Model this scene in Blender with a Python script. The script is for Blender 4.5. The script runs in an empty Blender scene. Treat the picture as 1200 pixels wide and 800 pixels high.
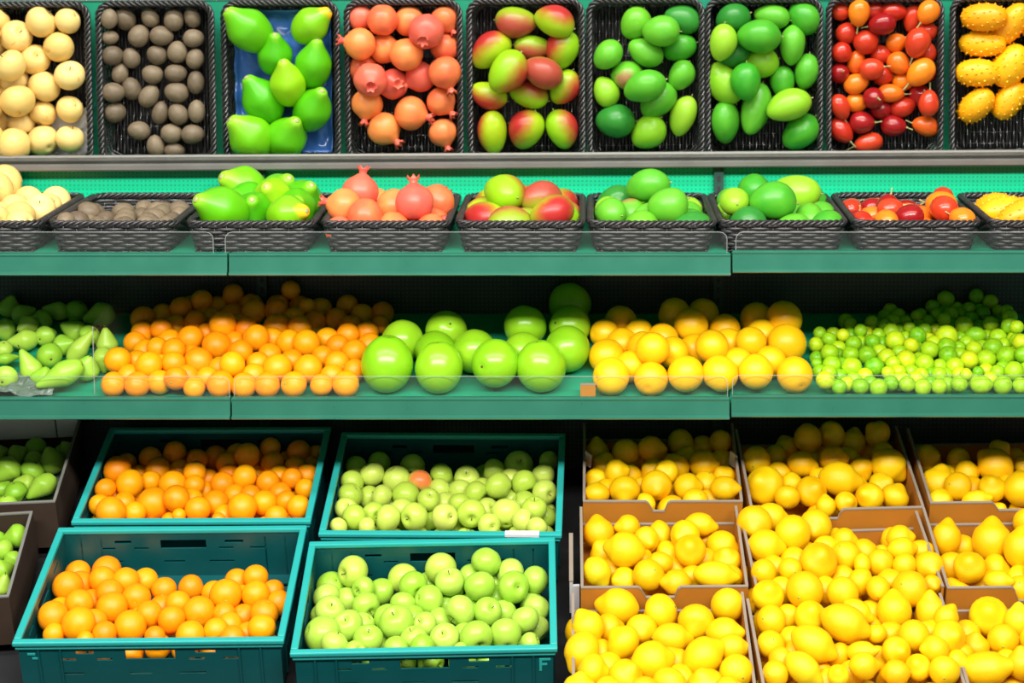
import bpy, math, random
import numpy as np
from mathutils import Vector, Matrix
random.seed(7); RNG = np.random.default_rng(11)
S = bpy.context.scene
COL = S.collection
R = math.radians

# ------------------------------------------------------------------ camera
F, PX0, PITCH = 2200.0, 690.0, R(6)
PY0 = -128 + F*math.tan(PITCH)
CAM = np.array([0, -4.60, 1.90])
FW = np.array([0, math.cos(PITCH), -math.sin(PITCH)])
UP = np.array([0, math.sin(PITCH), math.cos(PITCH)])
RT = np.array([1.0, 0, 0])
cd = bpy.data.cameras.new('camera'); co = bpy.data.objects.new('camera', cd); COL.objects.link(co)
co.location = CAM; co.rotation_euler = (R(90) - PITCH, 0, 0)
cd.sensor_width = 36; cd.lens = F/1200*36
cd.shift_x = (600 - PX0)/1200; cd.shift_y = (PY0 - 400)/1200
cd.clip_start = 0.05
cd.dof.use_dof = True; cd.dof.focus_distance = 4.55; cd.dof.aperture_fstop = 2.8
S.camera = co

def ray(x, y):
    d = FW + RT*(x - PX0)/F - UP*(y - PY0)/F
    return d/np.linalg.norm(d)
def proj(P):
    v = np.asarray(P, float) - CAM
    z = v@FW
    return PX0 + F*(v@RT)/z, PY0 - F*(v@UP)/z, z
def on_y(x, y, Y):
    d = ray(x, y); return CAM + d*(Y - CAM[1])/d[1]

# ------------------------------------------------------------------ light
vs = S.view_settings
vs.view_transform = 'Standard'; vs.look = 'None'; vs.exposure = 0.0; vs.gamma = 1.0; vs.use_curve_mapping = False
W = bpy.data.worlds.new('store_surroundings'); S.world = W; W.use_nodes = True
W.node_tree.nodes['Background'].inputs['Color'].default_value = (1.0, 0.98, 0.95, 1)
W.node_tree.nodes['Background'].inputs['Strength'].default_value = 0.12
def area(name, loc, rot, sx, sy, power, col=(1, 0.97, 0.92)):
    l = bpy.data.lights.new(name, 'AREA'); l.shape = 'RECTANGLE'; l.size = sx; l.size_y = sy
    l.energy = power; l.color = col
    o = bpy.data.objects.new(name, l); COL.objects.link(o); o.location = loc; o.rotation_euler = rot
    return o
area('ceiling_lamp', (-0.2, -3.35, 3.22), (R(52), 0, 0), 5.5, 0.40, 360)
area('ceiling_lamp', (-0.2, -1.30, 3.0), (R(33), 0, 0), 5.0, 0.30, 68)

# ------------------------------------------------------------------ materials
def lin(r, g, b):
    f = lambda c: (c/255/12.92) if c/255 <= 0.04045 else ((c/255 + 0.055)/1.055)**2.4
    return (f(r), f(g), f(b), 1)
def new_mat(name, rough=0.5, col=(0.5, 0.5, 0.5, 1), metallic=0, spec=0.5):
    m = bpy.data.materials.new(name); m.use_nodes = True
    b = m.node_tree.nodes['Principled BSDF']
    b.inputs['Base Color'].default_value = col; b.inputs['Roughness'].default_value = rough
    b.inputs['Metallic'].default_value = metallic; b.inputs['Specular IOR Level'].default_value = spec
    return m, m.node_tree, b
def noise_mix(nt, vec, scale, detail=2.0):
    n = nt.nodes.new('ShaderNodeTexNoise'); n.inputs['Scale'].default_value = scale; n.inputs['Detail'].default_value = detail
    nt.links.new(vec, n.inputs['Vector']); return n.outputs['Fac']
def ramp(nt, fac, stops):
    r = nt.nodes.new('ShaderNodeValToRGB'); e = r.color_ramp.elements
    while len(e) < len(stops): e.new(0.5)
    for q, (p, c) in zip(e, stops): q.position = p; q.color = c
    nt.links.new(fac, r.inputs['Fac']); return r.outputs['Color']
def mix(nt, fac, a, b):
    x = nt.nodes.new('ShaderNodeMix'); x.data_type = 'RGBA'
    if isinstance(fac, float): x.inputs['Factor'].default_value = fac
    else: nt.links.new(fac, x.inputs['Factor'])
    for s, v in ((6, a), (7, b)):
        if isinstance(v, tuple): x.inputs[s].default_value = v
        else: nt.links.new(v, x.inputs[s])
    return x.outputs[2]
def math_node(nt, op, a, b=None):
    m = nt.nodes.new('ShaderNodeMath'); m.operation = op
    for i, v in enumerate((a, b)):
        if v is None: continue
        if isinstance(v, (int, float)): m.inputs[i].default_value = v
        else: nt.links.new(v, m.inputs[i])
    return m.outputs[0]

def skin(name, c0, c1, rough=0.38, spec=0.4, speck=None, bump=0.0, scale=2.2, c2=None, sss=0.0):
    """Fruit skin: colour drifts with a noise and from fruit to fruit."""
    m, nt, b = new_mat(name, rough, spec=spec)
    tc = nt.nodes.new('ShaderNodeTexCoord'); oi = nt.nodes.new('ShaderNodeObjectInfo')
    n = noise_mix(nt, tc.outputs['Object'], scale)
    f = math_node(nt, 'MULTIPLY_ADD', oi.outputs['Random'], 0.75)
    nt.nodes[-1].inputs[2].default_value = 0.0
    f = math_node(nt, 'ADD', f, math_node(nt, 'MULTIPLY', math_node(nt, 'SUBTRACT', n, 0.3), 0.8))
    stops = [(0.0, c0), (1.0, c1)] if c2 is None else [(0.0, c0), (0.7, c1), (1.0, c2)]
    c = ramp(nt, f, stops)
    if speck:
        s = noise_mix(nt, tc.outputs['Object'], speck[1], 1.0)
        c = mix(nt, ramp(nt, s, [(speck[2], (0, 0, 0, 1)), (speck[2] + 0.1, (1, 1, 1, 1))]), c, speck[0])
    nt.links.new(c, b.inputs['Base Color'])
    if bump:
        bn = nt.nodes.new('ShaderNodeBump'); bn.inputs['Strength'].default_value = bump; bn.inputs['Distance'].default_value = 0.01
        nt.links.new(noise_mix(nt, tc.outputs['Object'], 22, 2), bn.inputs['Height']); nt.links.new(bn.outputs['Normal'], b.inputs['Normal'])
    return m
def axis_skin(name, base0, base1, tip, axis, lo, hi, rough=0.35, nscale=1.6, wob=0.5):
    """A skin that turns to another colour towards one side of the fruit (a blush, a ripe tip)."""
    m, nt, b = new_mat(name, rough, spec=0.4)
    tc = nt.nodes.new('ShaderNodeTexCoord'); oi = nt.nodes.new('ShaderNodeObjectInfo')
    sp = nt.nodes.new('ShaderNodeSeparateXYZ'); nt.links.new(tc.outputs['Object'], sp.inputs[0])
    n = noise_mix(nt, tc.outputs['Object'], nscale)
    v = math_node(nt, 'ADD', sp.outputs[axis], math_node(nt, 'MULTIPLY', math_node(nt, 'SUBTRACT', n, 0.5), wob))
    v = math_node(nt, 'ADD', v, math_node(nt, 'MULTIPLY', math_node(nt, 'SUBTRACT', oi.outputs['Random'], 0.5), 0.3))
    mr = nt.nodes.new('ShaderNodeMapRange'); mr.interpolation_type = 'SMOOTHSTEP'
    mr.inputs['From Min'].default_value = lo; mr.inputs['From Max'].default_value = hi
    nt.links.new(v, mr.inputs['Value'])
    base = mix(nt, oi.outputs['Random'], base0, base1)
    base = mix(nt, math_node(nt, 'MULTIPLY', noise_mix(nt, tc.outputs['Object'], 3.0), 0.35), base, base0)
    nt.links.new(mix(nt, mr.outputs[0], base, tip), b.inputs['Base Color'])
    return m
def coated(name, col, rough=0.35, var=0.12, metallic=0.0, scale=9, spec=0.5):
    m, nt, b = new_mat(name, rough, col, metallic, spec)
    tc = nt.nodes.new('ShaderNodeTexCoord')
    n = noise_mix(nt, tc.outputs['Object'], scale, 4)
    dark = tuple(c*(1 - 2*var) for c in col[:3]) + (1,)
    nt.links.new(mix(nt, n, dark, tuple(min(1, c*(1 + var)) for c in col[:3]) + (1,)), b.inputs['Base Color'])
    nt.links.new(math_node(nt, 'MULTIPLY_ADD', n, 0.2), b.inputs['Roughness']); nt.nodes[-1].inputs[2].default_value = max(0.02, rough - 0.1)
    return m

M = {}
M['green'] = coated('green_painted_steel', (0.022, 0.145, 0.096, 1), 0.30)
M['deck'] = coated('green_shelf_paint', (0.012, 0.30, 0.17, 1), 0.4)
M['steel'] = coated('brushed_grey_metal', (0.20, 0.195, 0.18, 1), 0.5, metallic=0.6)
M['dark_post'] = coated('dark_green_post', (0.012, 0.06, 0.045, 1), 0.5)
M['mirror'], _, _b = new_mat('mirror_glass', 0.0, (0.90, 0.92, 0.90, 1), 1.0)
M['wicker'] = coated('black_wicker', (0.035, 0.032, 0.034, 1), 0.36, 0.3, scale=30, spec=0.6)
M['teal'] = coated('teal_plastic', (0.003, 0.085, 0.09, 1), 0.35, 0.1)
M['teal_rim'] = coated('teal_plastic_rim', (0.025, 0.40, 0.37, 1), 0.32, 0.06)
M['card'] = coated('brown_cardboard', (0.50, 0.20, 0.02, 1), 0.8, 0.12, scale=6, spec=0.2)
M['card_edge'] = coated('pale_cardboard_edge', (0.30, 0.245, 0.19, 1), 0.8, 0.1, spec=0.2)
M['white_card'] = coated('white_faced_cardboard', (0.60, 0.60, 0.62, 1), 0.7, 0.08, spec=0.2)
M['dark_card'] = coated('dark_brown_cardboard', (0.06, 0.038, 0.026, 1), 0.8, 0.2, spec=0.2)
M['grey_edge'] = coated('grey_cardboard_rim', (0.20, 0.20, 0.18, 1), 0.7, 0.1, spec=0.2)
M['film'] = coated('crinkled_plastic_film', (0.13, 0.18, 0.145, 1), 0.3, 0.15, scale=14)
M['blue'] = coated('blue_moulded_tray', (0.05, 0.17, 0.55, 1), 0.2, 0.25, scale=6)
M['white'] = coated('white_paper', (0.8, 0.8, 0.82, 1), 0.6, 0.05)
M['floor'] = coated('grey_floor_tile', (0.22, 0.22, 0.21, 1), 0.4, 0.1, scale=3)
M['base'] = coated('black_stand', (0.018, 0.018, 0.02, 1), 0.6, 0.2)
M['stalk'] = coated('pale_green_stalk', (0.42, 0.40, 0.16, 1), 0.6, 0.2)
M['brown_stem'] = coated('brown_stem', (0.10, 0.07, 0.02, 1), 0.8, 0.2)
M['green_stem'] = coated('green_stem', (0.25, 0.45, 0.05, 1), 0.7, 0.2)
# perforated green back panel: rows of round punched holes
m, nt, b = new_mat('perforated_green_panel', 0.4, (0.0, 0.42, 0.24, 1))
tc = nt.nodes.new('ShaderNodeTexCoord'); sp = nt.nodes.new('ShaderNodeSeparateXYZ'); nt.links.new(tc.outputs['Object'], sp.inputs[0])
q = []
for k in (0, 2):
    fr = math_node(nt, 'SUBTRACT', math_node(nt, 'FRACT', math_node(nt, 'MULTIPLY', sp.outputs[k], 1/0.0115)), 0.5)
    q.append(math_node(nt, 'MULTIPLY', fr, fr))
hole = math_node(nt, 'LESS_THAN', math_node(nt, 'ADD', q[0], q[1]), 0.055)
nt.links.new(mix(nt, hole, (0.0, 0.56, 0.27, 1), (0.0, 0.34, 0.17, 1)), b.inputs['Base Color'])
M['perf'] = m
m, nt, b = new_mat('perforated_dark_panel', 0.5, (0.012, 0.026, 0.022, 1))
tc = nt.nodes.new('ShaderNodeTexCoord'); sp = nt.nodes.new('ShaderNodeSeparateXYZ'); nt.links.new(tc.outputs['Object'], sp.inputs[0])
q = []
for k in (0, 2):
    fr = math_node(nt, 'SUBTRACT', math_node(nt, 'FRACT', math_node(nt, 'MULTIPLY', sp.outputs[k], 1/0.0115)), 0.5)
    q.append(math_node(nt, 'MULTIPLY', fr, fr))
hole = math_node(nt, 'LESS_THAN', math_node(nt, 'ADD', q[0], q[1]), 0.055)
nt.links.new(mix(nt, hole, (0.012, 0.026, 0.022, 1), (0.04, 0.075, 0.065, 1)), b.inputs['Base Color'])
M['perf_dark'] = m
# clear plastic
def clear(name, body, rough=0.05):
    m = bpy.data.materials.new(name); m.use_nodes = True; nt = m.node_tree
    out = nt.nodes['Material Output']; nt.nodes.remove(nt.nodes['Principled BSDF'])
    tr = nt.nodes.new('ShaderNodeBsdfTransparent'); df = nt.nodes.new('ShaderNodeBsdfDiffuse'); gl = nt.nodes.new('ShaderNodeBsdfGlossy')
    tr.inputs['Color'].default_value = (0.98, 0.99, 0.98, 1)
    df.inputs['Color'].default_value = (0.75, 0.78, 0.76, 1); gl.inputs['Roughness'].default_value = rough
    a = nt.nodes.new('ShaderNodeMixShader'); a.inputs[0].default_value = 0.55
    nt.links.new(df.outputs[0], a.inputs[1]); nt.links.new(gl.outputs[0], a.inputs[2])
    c = nt.nodes.new('ShaderNodeMixShader'); c.inputs[0].default_value = body
    nt.links.new(tr.outputs[0], c.inputs[1]); nt.links.new(a.outputs[0], c.inputs[2]); nt.links.new(c.outputs[0], out.inputs['Surface'])
    return m
M['clear'] = clear('clear_acrylic', 0.024)
M['clear_edge'] = clear('acrylic_cut_edge', 0.3)
# fruit skins
M['orange'] = skin('orange_peel', (0.95, 0.25, 0.002, 1), (1.0, 0.43, 0.003, 1), 0.36, bump=0.15)
M['lemon'] = skin('lemon_peel', (0.90, 0.46, 0.002, 1), (0.93, 0.61, 0.004, 1), 0.36, bump=0.2)
M['lemon_green'] = skin('greenish_lemon_peel', (0.72, 0.58, 0.006, 1), (0.9, 0.66, 0.01, 1), 0.36, bump=0.2)
M['grapefruit'] = skin('grapefruit_peel', (0.95, 0.46, 0.003, 1), (0.98, 0.58, 0.006, 1), 0.34, bump=0.12)
M['lime'] = skin('lime_peel', (0.09, 0.40, 0.008, 1), (0.42, 0.66, 0.012, 1), 0.33, bump=0.1, c2=(0.66, 0.70, 0.012, 1))
M['pomelo'] = skin('pomelo_peel', (0.20, 0.52, 0.008, 1), (0.33, 0.62, 0.02, 1), 0.26, spec=0.5, scale=1.4)
M['apple'] = skin('green_apple_skin', (0.42, 0.62, 0.05, 1), (0.62, 0.72, 0.13, 1), 0.32, scale=1.6)
M['apple_bright'] = skin('bright_green_apple_skin', (0.30, 0.60, 0.03, 1), (0.52, 0.70, 0.11, 1), 0.32, scale=1.6)
M['apple_red'] = axis_skin('red_blushed_apple_skin', (0.50, 0.66, 0.08, 1), (0.6, 0.7, 0.1, 1), (0.80, 0.20, 0.05, 1), 0, -0.1, 0.75)
M['pear'] = skin('pear_skin', (0.22, 0.52, 0.02, 1), (0.42, 0.62, 0.07, 1), 0.36, scale=1.6)
M['yellow_apple'] = skin('pale_yellow_apple_skin', (0.76, 0.49, 0.13, 1), (0.85, 0.63, 0.24, 1), 0.42, scale=1.5, speck=((0.75, 0.42, 0.10, 1), 2.0, 0.68))
M['brown'] = skin('brown_fruit_skin', (0.10, 0.07, 0.044, 1), (0.22, 0.165, 0.105, 1), 0.5, scale=2.5)
M['papaya'] = axis_skin('green_papaya_skin', (0.055, 0.40, 0.003, 1), (0.17, 0.52, 0.004, 1), (0.28, 0.58, 0.02, 1), 2, 0.55, 1.15)
M['papaya_tip'] = axis_skin('papaya_skin_yellow_tip', (0.12, 0.46, 0.004, 1), (0.22, 0.52, 0.006, 1), (0.85, 0.50, 0.01, 1), 2, 0.72, 1.0)
M['papaya_yellow'] = axis_skin('yellow_green_papaya_skin', (0.24, 0.55, 0.004, 1), (0.30, 0.58, 0.006, 1), (0.34, 0.60, 0.02, 1), 2, 0.3, 1.0)
M['pomegranate'] = skin('pomegranate_rind', (0.74, 0.11, 0.05, 1), (0.92, 0.30, 0.07, 1), 0.36, scale=1.3)
M['pomegranate_pink'] = skin('pink_pomegranate_rind', (0.68, 0.09, 0.065, 1), (0.82, 0.17, 0.09, 1), 0.36, scale=1.3)
M['mango_red'] = axis_skin('red_blushed_mango_skin', (0.24, 0.52, 0.008, 1), (0.42, 0.55, 0.01, 1), (0.40, 0.022, 0.018, 1), 0, -0.35, 0.85)
M['mango_rosy'] = axis_skin('rosy_mango_skin', (0.22, 0.42, 0.008, 1), (0.34, 0.40, 0.015, 1), (0.38, 0.06, 0.035, 1), 0, -0.7, 0.5)
M['mango_green'] = skin('green_mango_skin', (0.022, 0.29, 0.014, 1), (0.13, 0.46, 0.025, 1), 0.36, scale=1.2)
M['mango_dark'] = skin('dark_green_mango_skin', (0.018, 0.19, 0.022, 1), (0.04, 0.27, 0.028, 1), 0.36, scale=1.2)
M['mango_pale'] = skin('yellow_green_mango_skin', (0.19, 0.48, 0.012, 1), (0.32, 0.56, 0.03, 1), 0.36, scale=1.2)
M['mango_blush'] = axis_skin('green_mango_skin_with_blush', (0.08, 0.42, 0.02, 1), (0.2, 0.5, 0.02, 1), (0.34, 0.18, 0.07, 1), 0, 0.45, 0.95)
M['tam_red'] = skin('red_tamarillo_skin', (0.42, 0.012, 0.007, 1), (0.62, 0.05, 0.014, 1), 0.24, spec=0.5, scale=1.4)
M['tam_dark'] = skin('dark_red_tamarillo_skin', (0.26, 0.006, 0.008, 1), (0.40, 0.012, 0.012, 1), 0.22, spec=0.5, scale=1.4)
M['tam_orange'] = skin('orange_tamarillo_skin', (0.75, 0.09, 0.01, 1), (0.88, 0.24, 0.01, 1), 0.24, spec=0.5, scale=1.4)
M['kiwano'] = skin('horned_melon_skin', (0.92, 0.32, 0.003, 1), (0.95, 0.48, 0.005, 1), 0.36, scale=1.6)

# ------------------------------------------------------------------ mesh helpers
class MB:
    def __init__(s): s.v = []; s.f = []; s.m = []
    def add(s, vs, fs, mi=0):
        k = len(s.v); s.v += [tuple(p) for p in vs]; s.f += [tuple(i + k for i in q) for q in fs]; s.m += [mi]*len(fs)
    def hexa(s, c, mi=0):      # 8 corners: bottom 4 ccw, top 4 ccw
        s.add(c, [(3, 2, 1, 0), (4, 5, 6, 7), (0, 1, 5, 4), (1, 2, 6, 5), (2, 3, 7, 6), (3, 0, 4, 7)], mi)
    def box(s, x0, x1, y0, y1, z0, z1, mi=0):
        s.hexa([(x0, y0, z0), (x1, y0, z0), (x1, y1, z0), (x0, y1, z0), (x0, y0, z1), (x1, y0, z1), (x1, y1, z1), (x0, y1, z1)], mi)
    def tube(s, path, rx, ry=None, sides=6, closed=False, up=(0, 0, 1), mi=0, taper=None):
        ry = ry or rx; P = [Vector(p) for p in path]; n = len(P); vs = []; fs = []; up = Vector(up)
        for i, p in enumerate(P):
            t = (P[(i + 1) % n] - P[i - 1]) if closed or 0 < i < n - 1 else (P[1] - P[0] if i == 0 else P[-1] - P[-2])
            t.normalize(); a = t.cross(up)
            if a.length < 1e-4: a = t.cross(Vector((1, 0, 0)))
            a.normalize(); b = a.cross(t); k = taper[i] if taper else 1
            for j in range(sides):
                g = 2*math.pi*j/sides; vs.append(p + a*math.cos(g)*rx*k + b*math.sin(g)*ry*k)
        for i in range(n if closed else n - 1):
            for j in range(sides):
                u = i*sides; w = ((i + 1) % n)*sides; fs.append((u + j, u + (j + 1) % sides, w + (j + 1) % sides, w + j))
        if not closed: fs += [tuple(range(sides))[::-1], tuple(range((n - 1)*sides, n*sides))]
        s.add(vs, fs, mi)
    def lathe(s, prof, seg=20, mod=None, mi=0):   # prof: (r, z) from bottom pole to top pole
        vs = []; fs = []; n = len(prof)
        for i, (r, z) in enumerate(prof):
            for j in range(seg):
                g = 2*math.pi*j/seg; p = (r*math.cos(g), r*math.sin(g), z); vs.append(mod(p, g) if mod else p)
        for i in range(n - 1):
            for j in range(seg):
                a = i*seg + j; b = i*seg + (j + 1) % seg; fs.append((a, b, b + seg, a + seg))
        fs.append(tuple(range(seg))[::-1]); fs.append(tuple(range((n - 1)*seg, n*seg)))
        s.add(vs, fs, mi)
    def prism(s, poly, y0, y1, mi=0):             # poly in (x, z), extruded along y
        n = len(poly)
        s.add([(x, y0, z) for x, z in poly] + [(x, y1, z) for x, z in poly],
              [tuple(range(n)), tuple(range(n, 2*n))[::-1]] + [(i, i + n, (i + 1) % n + n, (i + 1) % n) for i in range(n)], mi)
    def mesh(s, name, mats, smooth=False):
        me = bpy.data.meshes.new(name); me.from_pydata(s.v, [], s.f)
        mats = mats if isinstance(mats, (list, tuple)) else [mats]
        for m in mats: me.materials.append(m)
        for p, k in zip(me.polygons, s.m): p.material_index = k; p.use_smooth = smooth
        me.validate(); me.update(); return me
    def build(s, name, mats, parent=None, smooth=False, bevel=0):
        o = bpy.data.objects.new(name, s.mesh(name, mats, smooth)); COL.objects.link(o); o.parent = parent
        if bevel:
            b = o.modifiers.new('bevel', 'BEVEL'); b.width = bevel; b.segments = 2; b.limit_method = 'ANGLE'
        return o
def tag(o, label=None, cat=None, group=None, kind=None):
    for k, v in (('label', label), ('category', cat), ('group', group), ('kind', kind)):
        if v: o[k] = v
    return o
def empty(name, loc=(0, 0, 0), mat=None):
    o = bpy.data.objects.new(name, None); COL.objects.link(o); o.empty_display_size = 0.05
    if mat is not None: o.matrix_world = mat
    else: o.location = loc
    return o

# ------------------------------------------------------------------ the setting
ZL2 = on_y(690, 297, 0)[2]; ZL3 = on_y(690, 465.5, 0)[2]      # tops of the two shelf rails
YB = 0.485                                                     # face of the back panels
X0, X1 = -2.2, 1.75
def structure(o): o['kind'] = 'structure'; return o
b = MB(); b.box(-4, 4, -4.9, 1.2, -0.04, 0.0); structure(b.build('floor', M['floor']))
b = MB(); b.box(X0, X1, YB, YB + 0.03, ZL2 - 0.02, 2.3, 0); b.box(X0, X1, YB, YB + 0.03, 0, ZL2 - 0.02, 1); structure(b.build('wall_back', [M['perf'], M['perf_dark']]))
JX = [X0 + 0.06, -0.896, 0.3546, 1.605]                        # joints between the shelf sections
for i, x in enumerate(JX[1:3]):
    r = empty('upright_post', (x, YB - 0.012, 0))
    tag(r, ['dark slotted upright post behind the papayas and pomegranates', 'dark slotted upright post behind the green mangoes and grapefruit'][i], 'post', 'upright posts between shelf sections')
    m_ = MB(); m_.box(-0.013, 0.013, -0.012, 0.012, 0, 1.16); pm = m_.build('post', M['dark_post'], r)
    m_ = MB()
    for k in range(40): m_.box(-0.004, 0.004, -0.014, -0.0118, 0.02 + k*0.028, 0.035 + k*0.028)
    m_.build('slots', M['base'], pm)

# the leaning mirror over the upper shelf
AL, EPS = R(46), 0.006
zm = on_y(690, 189, 0.45)[2]
MP = np.array([0, 0.45, zm])                                   # a point of the mirror's lower edge
Rroll = Matrix.Rotation(-EPS, 3, 'Y')
def roll(v): return np.array(Rroll@Vector(v))
MN = roll((0, math.sin(AL), math.cos(AL))); MT = roll((0, -math.cos(AL), math.sin(AL))); MX = roll((1, 0, 0))
def mirrored(P): P = np.asarray(P, float); return P - 2*((P - MP)@MN)*MN
def mirrored_dir(d): d = np.asarray(d, float); return d - 2*(d@MN)*MN
mr = empty('mirror', MP); tag(mr, 'long leaning mirror above the wicker baskets, reflecting their fruit from above', 'mirror')
g = MB(); L = 0.66
def mp(x, s, h): return tuple(MX*x + MT*s + MN*h)
g.hexa([mp(X0, 0, 0), mp(X1, 0, 0), mp(X1, L, 0), mp(X0, L, 0), mp(X0, 0, 0.005), mp(X1, 0, 0.005), mp(X1, L, 0.005), mp(X0, L, 0.005)])
g.build('mirror_glass', M['mirror'], mr)
g = MB()
sec = [(-0.022, -0.0155), (-0.024, -0.012), (-0.024, -0.001), (-0.019, 0.003), (-0.010, 0.003), (0.0, -0.002), (0.02, -0.004), (0.02, -0.0155)]
vs = [tuple(MX*x + np.array([0, y, z])) for x in (X0, X1) for y, z in sec]
n = len(sec); g.add(vs, [tuple(range(n)), tuple(range(n, 2*n))[::-1]] + [(i, i + n, (i + 1) % n + n, (i + 1) % n) for i in range(n)])
g.build('frame', M['steel'], mr)

# shelf sections
SL3 = R(15)
def rail(x0, x1, z, parent):
    sec = [(0.012, 0.0), (-0.003, 0.001), (-0.008, -0.003), (-0.006, -0.008), (-0.010, -0.043), (-0.017, -0.046), (-0.018, -0.0505), (-0.013, -0.0535), (0.006, -0.0535), (0.008, -0.006)]
    g = MB(); n = len(sec); a, c = x0 + 0.0025, x1 - 0.0025
    g.add([(x, y, z + q) for x in (a, c) for y, q in sec], [tuple(range(n))[::-1], tuple(range(n, 2*n))] + [(i, (i + 1) % n, (i + 1) % n + n, i + n) for i in range(n)])
    return g.build('front_rail', M['green'], parent)
def guard(x0, x1, z0, h, parent, y=0.006, name='guard'):
    g = MB(); r = 0.018
    poly = [(x0, z0), (x1, z0)] + [(x1 - r + r*math.cos(t), z0 + h - r + r*math.sin(t)) for t in (0, R(30), R(60), R(90))] + \
           [(x0 + r + r*math.cos(t), z0 + h - r + r*math.sin(t)) for t in (R(90), R(120), R(150), R(180))]
    g.prism(poly, y, y + 0.003, 0)
    o = g.build(name, M['clear'], parent); g = MB()
    g.tube([(x, y + 0.0015, z) for x, z in poly[1:] + poly[:1]], 0.0014, sides=5, up=(0, 1, 0))
    g.build('edge_strip', M['clear_edge'], o); return o
names = ['leftmost', 'middle', 'rightmost']
for k in range(3):
    x0, x1 = JX[k], JX[k + 1]; up_ = 0.007 if k == 2 else 0.0
    r = empty('display_shelf', ((x0 + x1)/2, 0, ZL2)); c = (x0 + x1)/2
    tag(r, f'green steel upper shelf carrying wicker baskets, {names[k]} section', 'shelf', 'upper shelf sections')
    rail(x0 - c, x1 - c, up_, r)
    d = MB(); d.box(x0 - c + 0.003, x1 - c - 0.003, 0.006, YB - 0.002, -0.022 , -0.002); d.build('deck', M['deck'], r)
    for sx in (x0 - c + 0.012, x1 - c - 0.012):
        d = MB(); d.prism([(0, 0)] * 0 or [(-0.003, -0.024), (0.003, -0.024), (0.003, -0.05), (-0.003, -0.05)], 0.02, YB - 0.02)
        d.v = [(v[0] + sx, v[1], v[2]) for v in d.v]; d.build('bracket', M['dark_post'], r)
    gl, gr = (x0 - c + 0.01, -0.935 - c) if k == 0 else ((-0.905 - c, 0.344 - c) if k == 1 else (0.366 - c, x1 - c - 0.01))
    guard(gl, gr, up_*0.4, 0.053 + (0.0 if k != 2 else -0.003), r)
for k in range(3):
    x0, x1 = JX[k], JX[k + 1]; up_ = 0.006 if k == 2 else 0.0
    r = empty('display_shelf', ((x0 + x1)/2, 0, ZL3)); c = (x0 + x1)/2
    tag(r, f'green steel lower shelf with loose fruit piled behind acrylic guard, {names[k]} section', 'shelf', 'lower shelf sections')
    rail(x0 - c, x1 - c, up_, r)
    d = MB(); t = math.tan(SL3)
    y0, y1 = 0.006, YB - 0.004
    d.hexa([(x0 - c + 0.003, y0, -0.042), (x1 - c - 0.003, y0, -0.042), (x1 - c - 0.003, y1, -0.042 + t*(y1 - y0)), (x0 - c + 0.003, y1, -0.042 + t*(y1 - y0)),
            (x0 - c + 0.003, y0, -0.024), (x1 - c - 0.003, y0, -0.024), (x1 - c - 0.003, y1, -0.024 + t*(y1 - y0)), (x0 - c + 0.003, y1, -0.024 + t*(y1 - y0))])
    d.build('deck', M['deck'], r)
    guard(x0 - c + 0.006, x1 - c - 0.006, up_*0.4, 0.052, r)
# upright acrylic divider on the lower shelf, pears one side and oranges the other
def at_deck(px, py): return on_y(px, py, 0.03)
xd = on_y(111, 430, 0.02)[0]
d = MB(); t = math.tan(SL3)
for mi, (ya, yb_, za, zb_) in ((0, (0.012, 0.44, 0.0, 0.17)),):
    d.hexa([(xd - 0.0015, ya, ZL3 + t*ya - 0.024), (xd + 0.0015, ya, ZL3 + t*ya - 0.024), (xd + 0.0015, yb_, ZL3 + t*yb_ - 0.024), (xd - 0.0015, yb_, ZL3 + t*yb_ - 0.024),
            (xd - 0.0015, ya, ZL3 + 0.178), (xd + 0.0015, ya, ZL3 + 0.178), (xd + 0.0015, yb_, ZL3 + 0.235), (xd - 0.0015, yb_, ZL3 + 0.235)], 0)
d.tube([(xd, 0.011, ZL3 + 0.006), (xd, 0.011, ZL3 + 0.178)], 0.0014, sides=5, mi=1)
tag(d.build('acrylic_divider', [M['clear'], M['clear_edge']]), 'clear upright acrylic divider between the pears and the oranges on the lower shelf', 'divider')

# ------------------------------------------------------------------ wicker baskets
BW, BD, BH, BY = 0.322, 0.45, 0.076, 0.236
BX = [-1.530, -1.190, -0.846, -0.508, -0.1715, 0.1585, 0.485, 0.8185, 1.160]
ZB = ZL2 - 0.002
def rrect(w, d, r, n):
    """n points evenly spaced along a rounded rectangle, with outward normals"""
    segs = []; hx, hy = w/2 - r, d/2 - r
    total = 4*(hx + hy) + 2*math.pi*r; out = []
    for i in range(n):
        s = total*i/n
        for (ln, kind, ax, ay, dx, dy, a0) in ((2*hx, 0, -hx, -d/2, 1, 0, -90), (math.pi*r/2, 1, hx, -hy, 0, 0, -90), (2*hy, 0, w/2, -hy, 0, 1, 0), (math.pi*r/2, 1, hx, hy, 0, 0, 0),
                                               (2*hx, 0, hx, d/2, -1, 0, 90), (math.pi*r/2, 1, -hx, hy, 0, 0, 90), (2*hy, 0, -w/2, hy, 0, -1, 180), (math.pi*r/2, 1, -hx, -hy, 0, 0, 180)):
            if s <= ln:
                if kind == 0: out.append((ax + dx*s, ay + dy*s, math.cos(R(a0)), math.sin(R(a0))))
                else:
                    a = R(a0) + s/r; out.append((ax + r*math.cos(a), ay + r*math.sin(a), math.cos(a), math.sin(a)))
                break
            s -= ln
        else: out.append((-hx, -d/2, 0, -1))
    return out
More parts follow.
